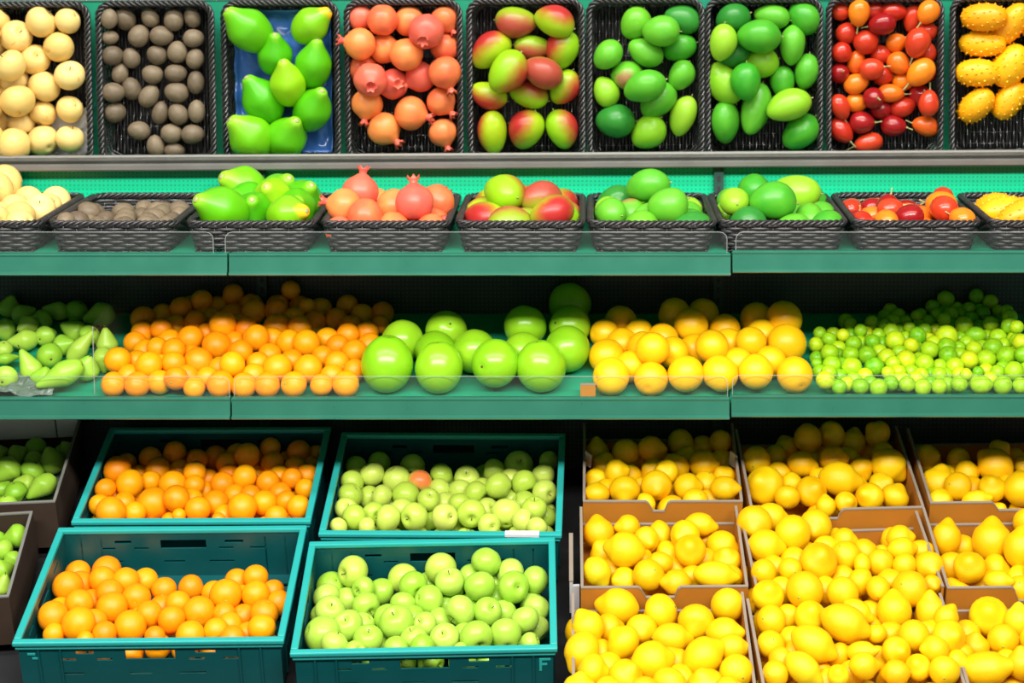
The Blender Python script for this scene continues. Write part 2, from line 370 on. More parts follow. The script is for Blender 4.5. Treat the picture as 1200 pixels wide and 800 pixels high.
def basket_meshes():
    NS = 46; n = NS*4
    wall = MB(); rows = 8
    for k in range(rows):
        t = (k + 0.5)/rows; w = BW - 0.03*(1 - t) - 0.008; d_ = BD - 0.03*(1 - t) - 0.008
        pts = rrect(w, d_, 0.035, n)
        wall.tube([(x + nx*0.0032*math.cos(math.pi*i/4 + math.pi*k), y + ny*0.0032*math.cos(math.pi*i/4 + math.pi*k), 0.006 + t*(BH - 0.010)) for i, (x, y, nx, ny) in enumerate(pts)],
                  0.0028, 0.0047, 6, True)
    lo, hi = rrect(BW - 0.038, BD - 0.038, 0.035, NS), rrect(BW - 0.008, BD - 0.008, 0.035, NS)
    for a, c in zip(lo, hi): wall.tube([(a[0], a[1], 0.002), (c[0], c[1], BH)], 0.0022, sides=5, up=(a[2], a[3], 0))
    rim = MB(); n = 300
    pts = rrect(BW - 0.012, BD - 0.012, 0.036, n); tw = 30
    for s in range(3):
        P = []
        for i, (x, y, nx, ny) in enumerate(pts):
            g_ = 2*math.pi*(tw*i/n + s/3); P.append((x + nx*0.0058*math.cos(g_), y + ny*0.0058*math.cos(g_), BH - 0.002 + 0.0052*math.sin(g_)))
        rim.tube(P, 0.0040, 0.0040, 6, True)
    base = MB(); w, d_ = BW - 0.042, BD - 0.042
    base.box(-w/2, w/2, -d_/2, d_/2, 0.0, 0.0016)
    ny = 13
    for j in range(ny):
        y = -d_/2 + d_*(j + 0.5)/ny; base.tube([(-w/2, y, 0.0055), (w/2, y, 0.0055)], 0.0022, sides=5)
    nx = 30; k = ny*4
    for i in range(nx):
        x = -w/2 + w*(i + 0.5)/nx
        base.tube([(x, -d_/2 + d_*j/k, 0.0055 + 0.0034*math.cos(math.pi*j/4 + math.pi*i)) for j in range(k + 1)], 0.0034, 0.0019, 5)
    return [('rim', rim.mesh('wicker_rim', M['wicker'], True)), ('wall', wall.mesh('wicker_wall', M['wicker'], True)), ('base', base.mesh('wicker_base', M['wicker'], True))]
BM = basket_meshes()
BLAB = ['pale yellow apples', 'small brown fruit', 'green papayas', 'pomegranates', 'red-blushed mangoes', 'green mangoes, next to the red-blushed mangoes',
        'green mangoes, next to the tamarillos', 'red tamarillos', 'spiky yellow horned melons']
for x, l in zip(BX, BLAB):
    r = empty('wicker_basket', (x, BY, ZB + (0.0015 if x > 0.36 else 0)))
    tag(r, 'black wicker basket of ' + l, 'basket', 'wicker baskets on the upper shelf')
    for nm, me in BM:
        o = bpy.data.objects.new(nm, me); COL.objects.link(o); o.parent = r
# blue moulded liner under the papayas, tissue under the apples
def liner():
    g = MB(); w, d_ = BW - 0.055, BD - 0.055; nx, ny = 36, 48; vs = []
    for j in range(ny + 1):
        for i in range(nx + 1):
            x = -w/2 + w*i/nx; y = -d_/2 + d_*j/ny
            cx = ((x/0.066 + 0.5) % 1 - 0.5)*0.066; cy = ((y/0.078 + 0.5) % 1 - 0.5)*0.078
            q = math.hypot(cx, cy); z = 0.016 - 0.012*max(0, 1 - (q/0.027)**2) + 0.003*abs(math.sin(91*x + 47*y)*math.cos(113*y - 60*x))
            e = min(w/2 - abs(x), d_/2 - abs(y))
            if e < 0.012: z += 0.018*(1 - e/0.012)
            vs.append((x, y, z + 0.006))
    k = nx + 1; g.add(vs, [(j*k + i, j*k + i + 1, (j + 1)*k + i + 1, (j + 1)*k + i) for j in range(ny) for i in range(nx)])
    return g
o = liner().build('moulded_liner', M['blue'], None, True); o.location = (BX[2], BY, ZB)
sm = o.modifiers.new('thickness', 'SOLIDIFY'); sm.thickness = 0.0015
tag(o, 'blue moulded plastic fruit liner lying under the papayas in their basket', 'liner')
def crumple(w, d_, amp, seed, nx=26, ny=26):
    rr = random.Random(seed); ph = [(rr.uniform(20, 90), rr.uniform(20, 90), rr.uniform(0, 6)) for _ in range(6)]; g = MB(); vs = []
    for j in range(ny + 1):
        for i in range(nx + 1):
            x = -w/2 + w*i/nx; y = -d_/2 + d_*j/ny
            z = sum(amp/6*abs(math.sin(a*x + b_*y + c)) for a, b_, c in ph)
            vs.append((x + amp*0.4*math.sin(40*y), y + amp*0.4*math.sin(37*x), z))
    k = nx + 1; g.add(vs, [(j*k + i, j*k + i + 1, (j + 1)*k + i + 1, (j + 1)*k + i) for j in range(ny) for i in range(nx)]); return g
o = crumple(0.22, 0.13, 0.018, 3).build('tissue_sheet', M['white'], None, False); o.location = (BX[0] + 0.03, BY + 0.14, ZB + 0.010)
sm = o.modifiers.new('thickness', 'SOLIDIFY'); sm.thickness = 0.0006
tag(o, 'crumpled pale tissue sheet under the yellow apples in their wicker basket', 'paper')
o = crumple(0.34, 0.10, 0.030, 8).build('plastic_film', M['film'], None, False); o.location = (on_y(20, 460, 0.06)[0] - 0.06, 0.07, ZL3 - 0.002); o.rotation_euler.x = SL3
sm = o.modifiers.new('thickness', 'SOLIDIFY'); sm.thickness = 0.0006
tag(o, 'crinkled clear plastic film under the front pears on the lower shelf', 'film')

# ------------------------------------------------------------------ sloping display of crates and boxes
TS = R(17)
_p = on_y(400, 757, -0.46)
PN = np.array([0, -math.sin(TS), math.cos(TS)]); PP = np.array([0, _p[1], _p[2]])     # the plane of all the rims
def on_plane(px, py, P0=PP, N=PN):
    d = ray(px, py); return CAM + d*(((P0 - CAM)@N)/(d@N))
def frame(FL, FR, RL, RR, lift=0.0):
    a, b_, c, d_ = [on_plane(*q) for q in (FL, FR, RL, RR)]
    u = (b_ - a) + (d_ - c); u /= np.linalg.norm(u); v = np.cross(PN, u); ctr = (a + b_ + c + d_)/4 + PN*lift
    w = (np.linalg.norm(b_ - a) + np.linalg.norm(d_ - c))/2; dep = ((c - a)@v + (d_ - b_)@v)/2
    m = Matrix(((u[0], v[0], PN[0], ctr[0]), (u[1], v[1], PN[1], ctr[1]), (u[2], v[2], PN[2], ctr[2]), (0, 0, 0, 1)))
    return m, w, dep
st = MB()
def sp_(x, y): return (x, y, PP[2] + math.tan(TS)*(y - PP[1]) - 0.168)
a = [sp_(X0, -0.80), sp_(X1, -0.80), sp_(X1, YB - 0.003), sp_(X0, YB - 0.003)]
st.hexa([(p[0], p[1], 0.0) for p in a] + a)
tag(st.build('display_stand', M['base']), 'black sloping stand under the crates and lemon boxes', 'stand')

def holed(g, fn, x0, x1, z0, z1, th, holes):
    """a panel with rectangular openings: fn maps (along, up, through) to a point"""
    xs = sorted({x0, x1, *[h[0] for h in holes], *[h[1] for h in holes]}); zs = sorted({z0, z1, *[h[2] for h in holes], *[h[3] for h in holes]})
    for i in range(len(xs) - 1):
        for j in range(len(zs) - 1):
            cx, cz = (xs[i] + xs[i + 1])/2, (zs[j] + zs[j + 1])/2
            if any(h[0] < cx < h[1] and h[2] < cz < h[3] for h in holes): continue
            p, q, r_, s = xs[i], xs[i + 1], zs[j], zs[j + 1]
            g.hexa([fn(p, r_, 0), fn(q, r_, 0), fn(q, r_, th), fn(p, r_, th), fn(p, s, 0), fn(q, s, 0), fn(q, s, th), fn(p, s, th)])
def crate(corners, label, H=0.145, mark=None, tagpx=None):
    m, w, d_ = frame(*corners); r = empty('plastic_crate', mat=m); tag(r, label, 'crate', 'teal plastic crates'); t = 0.004; i = 0.010
    g = MB(); a, c, f = w/2, d_/2, 0.017
    for z0, z1, o_, n_ in ((-0.012, 0.0, 0.0, f), (-0.024, -0.0155, 0.004, 0.013)):
        g.box(-a + o_, a - o_, -c + o_, -c + n_, z0, z1); g.box(-a + o_, a - o_, c - n_, c - o_, z0, z1)
        g.box(-a + o_, -a + n_, -c + n_, c - n_, z0, z1); g.box(a - n_, a - o_, -c + n_, c - n_, z0, z1)
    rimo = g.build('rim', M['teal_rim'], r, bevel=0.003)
    hs = [(-0.055, 0.055, -0.058, -0.032), (-0.165, -0.125, -0.042, -0.033), (0.10, 0.145, -0.042, -0.033), (-0.20, -0.165, -0.060, -0.054), (-0.12, -0.085, -0.060, -0.054),
          (0.085, 0.12, -0.060, -0.054), (0.16, 0.20, -0.060, -0.054), (-0.2, -0.15, -0.10, -0.094), (-0.05, 0.0, -0.10, -0.094), (0.06, 0.12, -0.10, -0.094)]
    k = w/0.6; hs = [(h[0]*k, h[1]*k, h[2], h[3]) for h in hs]
    for s, nm in ((-1, 'front_wall'), (1, 'back_wall')):
        g = MB(); holed(g, lambda x, z, q: (x, s*(c - i - q), z), -a + i, a - i, -H, -0.012, t, hs)
        for x in (-a*0.82, -a*0.66, a*0.66, a*0.82): g.box(x - 0.002, x + 0.002, s*(c - i) - 0.004, s*(c - i) + 0.004, -H, -0.024)
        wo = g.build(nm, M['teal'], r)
        if s < 0: fo = wo
    hs = [(-0.045, 0.045, -0.058, -0.032), (-0.13, -0.09, -0.05, -0.042), (0.09, 0.13, -0.05, -0.042), (-0.14, -0.08, -0.09, -0.083), (0.08, 0.14, -0.09, -0.083)]
    k = d_/0.42; hs = [(h[0]*k, h[1]*k, h[2], h[3]) for h in hs]
    for s in (-1, 1):
        g = MB(); holed(g, lambda y, z, q: (s*(a - i - q), y, z), -c + i + t, c - i - t, -H, -0.012, t, hs)
        for y in (-c*0.7, c*0.7): g.box(s*(a - i) - 0.004, s*(a - i) + 0.004, y - 0.002, y + 0.002, -H, -0.024)
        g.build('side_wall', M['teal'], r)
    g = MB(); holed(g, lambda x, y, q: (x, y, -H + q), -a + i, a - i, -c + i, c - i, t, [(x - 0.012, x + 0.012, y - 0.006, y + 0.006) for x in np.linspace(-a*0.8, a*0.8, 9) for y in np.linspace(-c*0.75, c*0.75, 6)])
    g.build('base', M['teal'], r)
    if mark:                                        # small pale moulded mark low on the front
        g = MB(); mx, mz = mark; y = -c + i - 0.0015
        if mx > 0:
            g.box(mx - 0.012, mx + 0.014, y, y + 0.003, mz + 0.010, mz + 0.015); g.box(mx - 0.012, mx - 0.006, y, y + 0.003, mz - 0.02, mz + 0.010); g.box(mx - 0.006, mx + 0.006, y, y + 0.003, mz - 0.004, mz + 0.001)
        else:
            g.box(mx - 0.012, mx + 0.006, y, y + 0.003, mz + 0.008, mz + 0.013); g.box(mx - 0.002, mx + 0.014, y, y + 0.003, mz - 0.004, mz + 0.001)
        tag(g.build('moulded_mark', M['teal_rim'], fo), 'small pale moulded mark')
    if tagpx:
        q = Vector(on_plane(*tagpx[0])); q2 = Vector(on_plane(*tagpx[1])); qi = m.inverted()@q; q2 = m.inverted()@q2
        g = MB(); g.box(qi.x, q2.x, -c - 0.001, -c + f - 0.002, 0.0003, 0.0018); g.box(qi.x, q2.x, -c - 0.0018, -c - 0.0003, -0.006, 0.0018)
        tag(g.build('paper_tag', M['white'], rimo), 'white paper tag on the front rim')
    return m, w, d_
CR = {}
CR['A'] = crate(((80, 612), (362, 610), (131, 500), (390, 500)), 'teal plastic crate of oranges, the rear one under the shelf')
CR['B'] = crate(((371, 625), (658, 627), (402, 506), (663, 507)), 'teal plastic crate of green apples with a white tag on its rim', tagpx=((592, 622), (632, 622)))
CR['C'] = crate(((7, 754), (327, 750), (74, 617), (365, 615)), 'teal plastic crate of oranges, the front one with tall bare back wall', mark=(-0.27, -0.05))
CR['D'] = crate(((330, 768), (644, 758), (371, 632), (659, 630)), 'teal plastic crate of green apples at the front, beside the lemons', mark=(0.275, -0.05))

def carton(corners, label, H=0.115, notch=None, mats=('card', 'card_edge'), front_h=0.0, back=-0.055, name='cardboard_box', cat='box', group='cardboard lemon boxes', lift=0.0, flap=False):
    m, w, d_ = frame(*corners, lift=lift); r = empty(name, mat=m); tag(r, label, cat, group)
    a, c, t = w/2 - 0.001, d_/2 - 0.002, 0.006; A, E = [M[q] for q in mats]; pl = [A, E]
    def panel(nm, poly, y0, y1):
        g = MB(); g.prism(poly, y0, y1, 0); z = [q for q in poly]
        for p, q in zip(poly, poly[1:] + poly[:1]):   # the cut board shows along the top edges
            if p[1] > -H + 0.02 and q[1] > -H + 0.02:
                dx = 0.0004 if abs(p[0] - q[0]) < 1e-6 else 0.0
                g.hexa([(p[0] - dx, y0 - 0.0008, p[1] - 0.003), (q[0] + dx, y0 - 0.0008, q[1] - 0.003), (q[0] + dx, y1 + 0.0008, q[1] - 0.003), (p[0] - dx, y1 + 0.0008, p[1] - 0.003),
                        (p[0], y0 - 0.0008, p[1] + 0.0006), (q[0], y0 - 0.0008, q[1] + 0.0006), (q[0], y1 + 0.0008, q[1] + 0.0006), (p[0], y1 + 0.0008, p[1] + 0.0006)], 1)
        return g.build(nm, pl, r)
    top = front_h
    if notch:
        n0, n1, dz = notch; n0, n1 = -a + 2*a*n0, -a + 2*a*n1
        poly = [(-a, -H), (a, -H), (a, top), (n1 + 0.008, top), (n1, top - 0.006), (n1 - 0.008, top - dz), (n0 + 0.012, top - dz), (n0, top - 0.006), (n0 - 0.008, top), (-a, top)]
    else: poly = [(-a, -H), (a, -H), (a, top), (-a, top)]
    panel('front_panel', poly, -c, -c + t)
    panel('back_panel', [(-a, -H), (a, -H), (a, back), (-a, back)], c - t, c)
    for s in (-1, 1):
        g = MB(); x0, x1 = (s*a, s*(a - t)) if s < 0 else (s*(a - t), s*a)
        g.box(x0, x1, -c + t, c - t, -H, -0.002, 0); g.box(x0 - 0.0005, x1 + 0.0005, -c + t, c - t, -0.002, 0.001, 1)
        g.build('side_panel', pl, r)
    g = MB(); g.box(-a + t, a - t, -c + t, c - t, -H, -H + t); g.build('base_panel', A, r)
    if flap:
        for s in (-1, 1):
            g = MB(); x = s*(a - 0.012)
            g.hexa([(x - 0.010, c*0.15, -0.03), (x + 0.008, c*0.15 - 0.02, -0.03), (x + 0.008, c*0.15 - 0.018, -0.03), (x - 0.010, c*0.15 + 0.002, -0.03),
                    (x - 0.006, c*0.15, 0.012), (x + 0.012, c*0.15 - 0.02, 0.008), (x + 0.012, c*0.15 - 0.018, 0.008), (x - 0.006, c*0.15 + 0.002, 0.012)])
            tag(g.build('corner_tab', M['white_card'], r), 'white corner tab')
    return m, w, d_
CB = {}
L_ = 'brown cardboard lemon box '
CB['ML1'] = carton(((684, 588), (868, 588), (682, 494), (862, 494)), L_ + 'beside the apple crates, rear one with white corner tabs', notch=(0.41, 0.53, 0.03), flap=True)
CB['ML2'] = carton(((676, 690), (873, 687), (683, 591), (868, 591)), L_ + 'beside the apple crates, middle one of its column', notch=(0.36, 0.58, 0.03))
CB['ML3'] = carton(((664, 836), (889, 836), (675, 693), (873, 690)), L_ + 'beside the apple crates, front one overflowing with lemons')
CB['R1'] = carton(((872, 601), (1072, 594), (868, 500), (1062, 498)), L_ + 'in the middle lemon column, rear one with low curved front', notch=(0.14, 0.52, 0.028))
CB['R2'] = carton(((880, 697), (1104, 690), (873, 603), (1078, 596)), L_ + 'in the middle lemon column, second one, heaped over its edges', front_h=-0.05)
CB['R3'] = carton(((892, 842), (1133, 836), (881, 699), (1106, 692)), L_ + 'in the middle lemon column, front one heaped with lemons', front_h=-0.03)
CB['E1'] = carton(((1083, 590), (1262, 588), (1068, 500), (1240, 498)), L_ + 'in the last column on the right, rear one', notch=(0.42, 0.72, 0.025))
CB['E2'] = carton(((1105, 690), (1292, 687), (1084, 592), (1264, 590)), L_ + 'in the last column on the right, second one', notch=(0.42, 0.7, 0.04))
CB['E3'] = carton(((1134, 836), (1328, 832), (1107, 692), (1294, 689)), L_ + 'in the last column on the right, front one')
g = MB(); _m = CB['ML2'][0]; _a = CB['ML2'][1]/2
g.box(-_a - 0.026, -_a - 0.018, -0.12, 0.07, -0.11, -0.018, 0); g.box(-_a - 0.027, -_a - 0.017, -0.12, 0.07, -0.018, -0.014, 1); g.box(-_a - 0.018, -_a - 0.002, -0.12, -0.112, -0.11, -0.03, 0)
o = g.build('card_sheet', [M['white_card'], M['card_edge']]); o.matrix_world = _m
tag(o, 'upright white-faced card sheet wedged between the apple crate and lemon boxes', 'cardboard')
PT = {}
PT['T1'] = carton(((-115, 604), (57, 592), (-55, 500), (104, 497)), 'dark cardboard tray of green pears with grey rim, rear one', H=0.14, mats=('dark_card', 'grey_edge'), name='cardboard_tray', cat='tray', group='pear trays', back=0.02, lift=0.015)
PT['T2'] = carton(((-190, 716), (-3, 706), (-112, 613), (53, 601)), 'dark cardboard tray of green pears with grey rim, front one', H=0.14, mats=('dark_card', 'grey_edge'), name='cardboard_tray', cat='tray', group='pear trays', back=0.0, lift=0.012)
for key, nm in (('T1', 'rear'), ('T2', 'front')):
    m, w, d_ = PT[key]; g = crumple(w - 0.03, d_ - 0.03, 0.012, 5); o = g.build('plastic_film', M['film'])
    o.matrix_world = m@Matrix.Translation((0, 0, -0.10))
    sm = o.modifiers.new('thickness', 'SOLIDIFY'); sm.thickness = 0.0006
    tag(o, f'crinkled plastic film lining the {nm} pear tray', 'film')
m, w, d_ = PT['T1']
g = MB(); g.box(-w/2 + 0.008, w/2 - 0.07, d_/2 - 0.012, d_/2 - 0.009, -0.05, 0.055); g.box(w/2 - 0.066, w/2 - 0.008, d_/2 - 0.012, d_/2 - 0.009, -0.05, 0.06)
o = g.build('card_sheet', M['white_card']); o.matrix_world = m
tag(o, 'grey card sheet standing behind the pears in the rear tray', 'cardboard')
# small cardboard scrap on the lower shelf
g = MB(); p = on_y(689, 458, 0.035); g.box(-0.019, 0.019, -0.008, 0.008, -0.018, 0.018); g.box(-0.0195, 0.0195, -0.0085, 0.0085, 0.018, 0.0195, 1)
o = g.build('cardboard_block', [M['card'], M['card_edge']]); o.location = (p[0], 0.035, ZL3 + 0.006)
tag(o, 'small brown cardboard block on the lower shelf between pomelos and grapefruit', 'cardboard')

# ------------------------------------------------------------------ fruit meshes (half length 1 along z, radius 1)
def prof_from(fn, n=17):
    """poles included: fn(t) with t from -1 (bottom) to 1 (top) gives (r, z)"""
    return [fn(-math.cos(math.pi*i/n)) for i in range(n + 1)]
def ball(t): return (math.sqrt(max(1e-6, 1 - t*t)), t)
KIND = {}     # name -> list of variants: (mesh, [(child name, mesh)])
def kind(key, mb, mat, kids=()):
    me = mb.mesh(key, M[mat] if isinstance(mat, str) else mat, True)
    KIND.setdefault(key, []).append((me, list(kids)))
def kid(name, mb, mat): return (name, mb.mesh(name, M[mat], True))
def lumpy(seed, amp):
    rr = random.Random(seed); ws = [(rr.uniform(-2, 2), rr.uniform(-2, 2), rr.uniform(-2, 2), rr.uniform(0, 6)) for _ in range(4)]
    def f(p, g):
        k = 1 + amp*sum(math.sin(a*p[0] + b_*p[1] + c*p[2] + e) for a, b_, c, e in ws)/2
        return (p[0]*k, p[1]*k, p[2]*k)
    return f
def dimple(t, depth, width, both=False):
    r, z = ball(t)
    if t > 0: z -= depth*math.exp(-(r/width)**2)
    elif both: z += depth*0.7*math.exp(-(r/width)**2)
    return r, z
for s in range(3):
    g = MB(); g.lathe(prof_from(lambda t: (ball(t)[0], dimple(t, 0.07, 0.16)[1]*0.96)), 22, lumpy(s, 0.025))
    c = MB(); c.lathe([(0.005, 0.86), (0.085, 0.875), (0.09, 0.90), (0.05, 0.925), (0.004, 0.93)], 8)
    kind('orange', g, 'orange', [kid('stem_button', c, 'green_stem')])
    g = MB()
    def lem(t):
        r, z = ball(t)
        if t > 0.55: r = max(r*0.93 - 0.05*(t - 0.55), 0.0); 
        z2 = z*0.86
        if t > 0.80: z2 += 0.17*((t - 0.80)/0.20)**1.3; r = max(r, 0.16*math.sqrt(max(0.0, 1 - ((t - 0.8)/0.2)**2.5)) + 0.002)
        if t < -0.9: z2 -= 0.05*((-t - 0.9)/0.1); r = max(r, 0.13*math.sqrt(max(0.0, 1 - ((-t - 0.9)/0.1)**3)) + 0.002)
        return r, z2
    g.lathe(prof_from(lem, 22), 20, lumpy(10 + s, 0.035))
    c = MB(); c.lathe([(0.003, -0.925), (0.06, -0.925), (0.065, -0.90), (0.05, -0.87), (0.002, -0.87)], 8)
    kind('lemon', g, 'lemon', [kid('stem_scar', c, 'green_stem')])
    KIND.setdefault('lemon_green', []).append((g.mesh('lemon', M['lemon_green'], True), [KIND['lemon'][-1][1][0]]))
    g = MB(); g.lathe(prof_from(lambda t: (ball(t)[0], ball(t)[1]*0.95 + (0.07*((t - 0.88)/0.12) if t > 0.88 else 0)), 14), 18, lumpy(20 + s, 0.03))
    kind('lime', g, 'lime')
    g = MB(); g.lathe(prof_from(lambda t: (ball(t)[0], dimple(t, 0.09, 0.22)[1]*0.98)), 22, lumpy(30 + s, 0.02))
    c = MB(); c.lathe([(0.003, 0.86), (0.05, 0.865), (0.055, 0.885), (0.003, 0.90)], 8)
    kind('grapefruit', g, 'grapefruit', [kid('stem_scar', c, 'brown_stem')])
    g = MB(); g.lathe(prof_from(lambda t: (ball(t)[0]*(1 - 0.07*max(0, t)), dimple(t, 0.08, 0.2, True)[1]), 20), 28, lumpy(40 + s, 0.03))
    c = MB(); c.lathe([(0.003, 0.90), (0.05, 0.905), (0.05, 0.93), (0.003, 0.945)], 8)
    kind('pomelo', g, 'pomelo', [kid('stem_scar', c, 'brown_stem')])
    def app(t):
        r, z = ball(t); q = 0.26
        z = z*0.93 - (0.30*math.exp(-(r/q)**2) if t > 0 else 0) + (0.16*math.exp(-(r/0.2)**2) if t < 0 else 0)
        return r*(1 + 0.05*t), z
    for key, mt in (('apple', 'apple'), ('apple_bright', 'apple_bright'), ('apple_red', 'apple_red'), ('yellow_apple', 'yellow_apple')):
        g = MB(); g.lathe(prof_from(app, 24), 24, lumpy(50 + s, 0.03))
        c = MB(); c.tube([(0, 0, 0.60), (0.01, 0.01, 0.75), (0.04, 0.02, 0.92)], 0.035, sides=6, taper=[0.8, 0.8, 1.2])
        e = MB(); e.lathe([(0.003, -0.80), (0.07, -0.80), (0.085, -0.775), (0.06, -0.74), (0.003, -0.74)], 8)
        kind(key, g, mt, [kid('stem', c, 'brown_stem'), kid('calyx', e, 'brown_stem')])
    def pea(t):
        r, z = ball(t)
        k = 1 if t < -0.1 else 1 - 0.62*((t + 0.1)/1.1)**0.85
        return r**(0.9 if t < 0 else 0.75)*k, z - (0.05*math.exp(-(r/0.12)**2) if t > 0 else 0) + (0.08*math.exp(-(r/0.15)**2) if t < 0 else 0)
    g = MB(); lm = lumpy(60 + s, 0.05)
    g.lathe(prof_from(pea, 20), 20, lambda p, a: (lm(p, a)[0] + 0.10*max(0, p[2])**2, lm(p, a)[1], lm(p, a)[2]))
    c = MB(); c.tube([(0.09, 0, 0.9), (0.12, 0.02, 1.06), (0.20, 0.03, 1.22)], 0.045, sides=6, taper=[0.9, 0.7, 1.2])
    e = MB(); e.lathe([(0.003, -0.94), (0.08, -0.94), (0.1, -0.91), (0.003, -0.88)], 8)
    kind('pear', g, 'pear', [kid('stem', c, 'brown_stem'), kid('calyx', e, 'brown_stem')])
    def pap(t):
        r, z = ball(t)
        q = min(1, max(0, (t - 0.05)/0.85)); k = 1 - 0.50*q*q*(3 - 2*q)
        return (r**0.85 if t < 0 else r**0.5)*k, z
    lm2 = lumpy(70 + s, 0.03)
    for key in ('papaya', 'papaya_tip', 'papaya_yellow'):
        g = MB(); g.lathe(prof_from(pap, 22), 30, lambda p, a: tuple(q*(1 + 0.025*math.cos(5*a)*(1 - abs(p[2])) if i < 2 else 1) for i, q in enumerate(lm2(p, a))))
        c = MB(); c.lathe([(0.003, 0.975), (0.14, 0.975), (0.15, 0.995), (0.10, 1.012), (0.003, 1.015)], 10)
        kind(key, g, key, [kid('stem_scar', c, 'stalk')])
    for key in ('pomegranate', 'pomegranate_pink'):
        g = MB(); lm3 = lumpy(80 + s, 0.03)
        def pom(t):
            r, z = ball(t); z = z*0.94 + (0.13*((t - 0.9)/0.1) if t > 0.9 else 0); return r, z
        g.lathe(prof_from(pom, 20), 24, lambda p, a: tuple(q*(1 + 0.025*math.cos(6*a) if i < 2 else 1) for i, q in enumerate(lm3(p, a))))
        c = MB(); n = 12; ring = []
        for (rr_, z_, wv) in ((0.24, 0.90, 0), (0.20, 1.06, 0), (0.24, 1.22, 0), (0.33, 1.36, 1), (0.25, 1.34, 1), (0.15, 1.16, 0), (0.05, 1.05, 0)):
            ring.append([((rr_ + (0.05 if wv and j % 2 == 0 else 0))*math.cos(2*math.pi*j/n), (rr_ + (0.05 if wv and j % 2 == 0 else 0))*math.sin(2*math.pi*j/n), z_ + (0.12 if wv and j % 2 == 0 else (-0.10 if wv else 0))) for j in range(n)])
        c.add([p for q in ring for p in q], [(i*n + j, i*n + (j + 1) % n, (i + 1)*n + (j + 1) % n, (i + 1)*n + j) for i in range(len(ring) - 1) for j in range(n)])
        kind(key, g, key, [kid('crown', c, 'pomegranate_pink')])
    for key in ('mango_red', 'mango_rosy', 'mango_green', 'mango_dark', 'mango_pale', 'mango_blush'):
        g = MB(); lm4 = lumpy(90 + s, 0.035)
        def man(t):
            r, z = ball(t); return r*(1 + 0.10*t - 0.05*t*t), z
        g.lathe(prof_from(man, 20), 24, lambda p, a: (lm4(p, a)[0] + 0.10*(1 - p[2]**2) - 0.05, lm4(p, a)[1]*0.92, lm4(p, a)[2]))
        c = MB(); c.tube([(-0.05, 0, 0.95), (-0.05, 0, 1.03), (-0.03, 0.01, 1.08)], 0.045, sides=6, taper=[1.3, 0.9, 0.8])
        kind(key, g, key, [kid('stem', c, 'stalk')])
    for key in ('tam_red', 'tam_dark', 'tam_orange'):
        g = MB(); g.lathe(prof_from(lambda t: (ball(t)[0]*(1 - 0.12*t), ball(t)[1]), 18), 20, lumpy(100 + s, 0.02))
        c = MB(); c.tube([(0, 0, 0.94), (0.02, 0.0, 1.10), (0.06, 0.03, 1.28), (0.13, 0.05, 1.50)], 0.055, sides=7, taper=[2.6, 1.1, 0.9, 1.5])
        kind(key, g, key, [kid('stalk', c, 'stalk')])
    g = MB(); g.lathe(prof_from(lambda t: (ball(t)[0]*(1 - 0.06*t), ball(t)[1]), 16), 18, lumpy(110 + s, 0.03))
    c = MB(); c.lathe([(0.003, 0.96), (0.09, 0.97), (0.10, 1.0), (0.003, 1.03)], 8)
    kind('brown', g, 'brown', [kid('stem_end', c, 'brown_stem')])
    g = MB(); g.lathe(prof_from(lambda t: (ball(t)[0]**0.85, ball(t)[1]), 18), 22, lumpy(120 + s, 0.03))
    rr = random.Random(130 + s); n = 62
    for i in range(n):
        t = -0.92 + 1.84*(i + 0.5)/n; a = i*2.39996 + rr.uniform(-0.2, 0.2); r_ = math.sqrt(1 - t*t)**0.85
        p = Vector((r_*math.cos(a), r_*math.sin(a), t)); nn = Vector((p.x, p.y, p.z*0.45)).normalized()
        u = nn.orthogonal().normalized(); w = nn.cross(u); bs = 0.075; h = rr.uniform(0.08, 0.14)
        g.add([p - nn*0.03 + u*bs*math.cos(2*math.pi*j/6) + w*bs*math.sin(2*math.pi*j/6) for j in range(6)] + [p + nn*h*0.45 + (u*math.cos(2*math.pi*j/6) + w*math.sin(2*math.pi*j/6))*bs*0.45 for j in range(6)] + [p + nn*h],
              [(j, (j + 1) % 6, 6 + (j + 1) % 6, 6 + j) for j in range(6)] + [(6 + j, 6 + (j + 1) % 6, 12) for j in range(6)])
    kind('kiwano', g, 'kiwano')

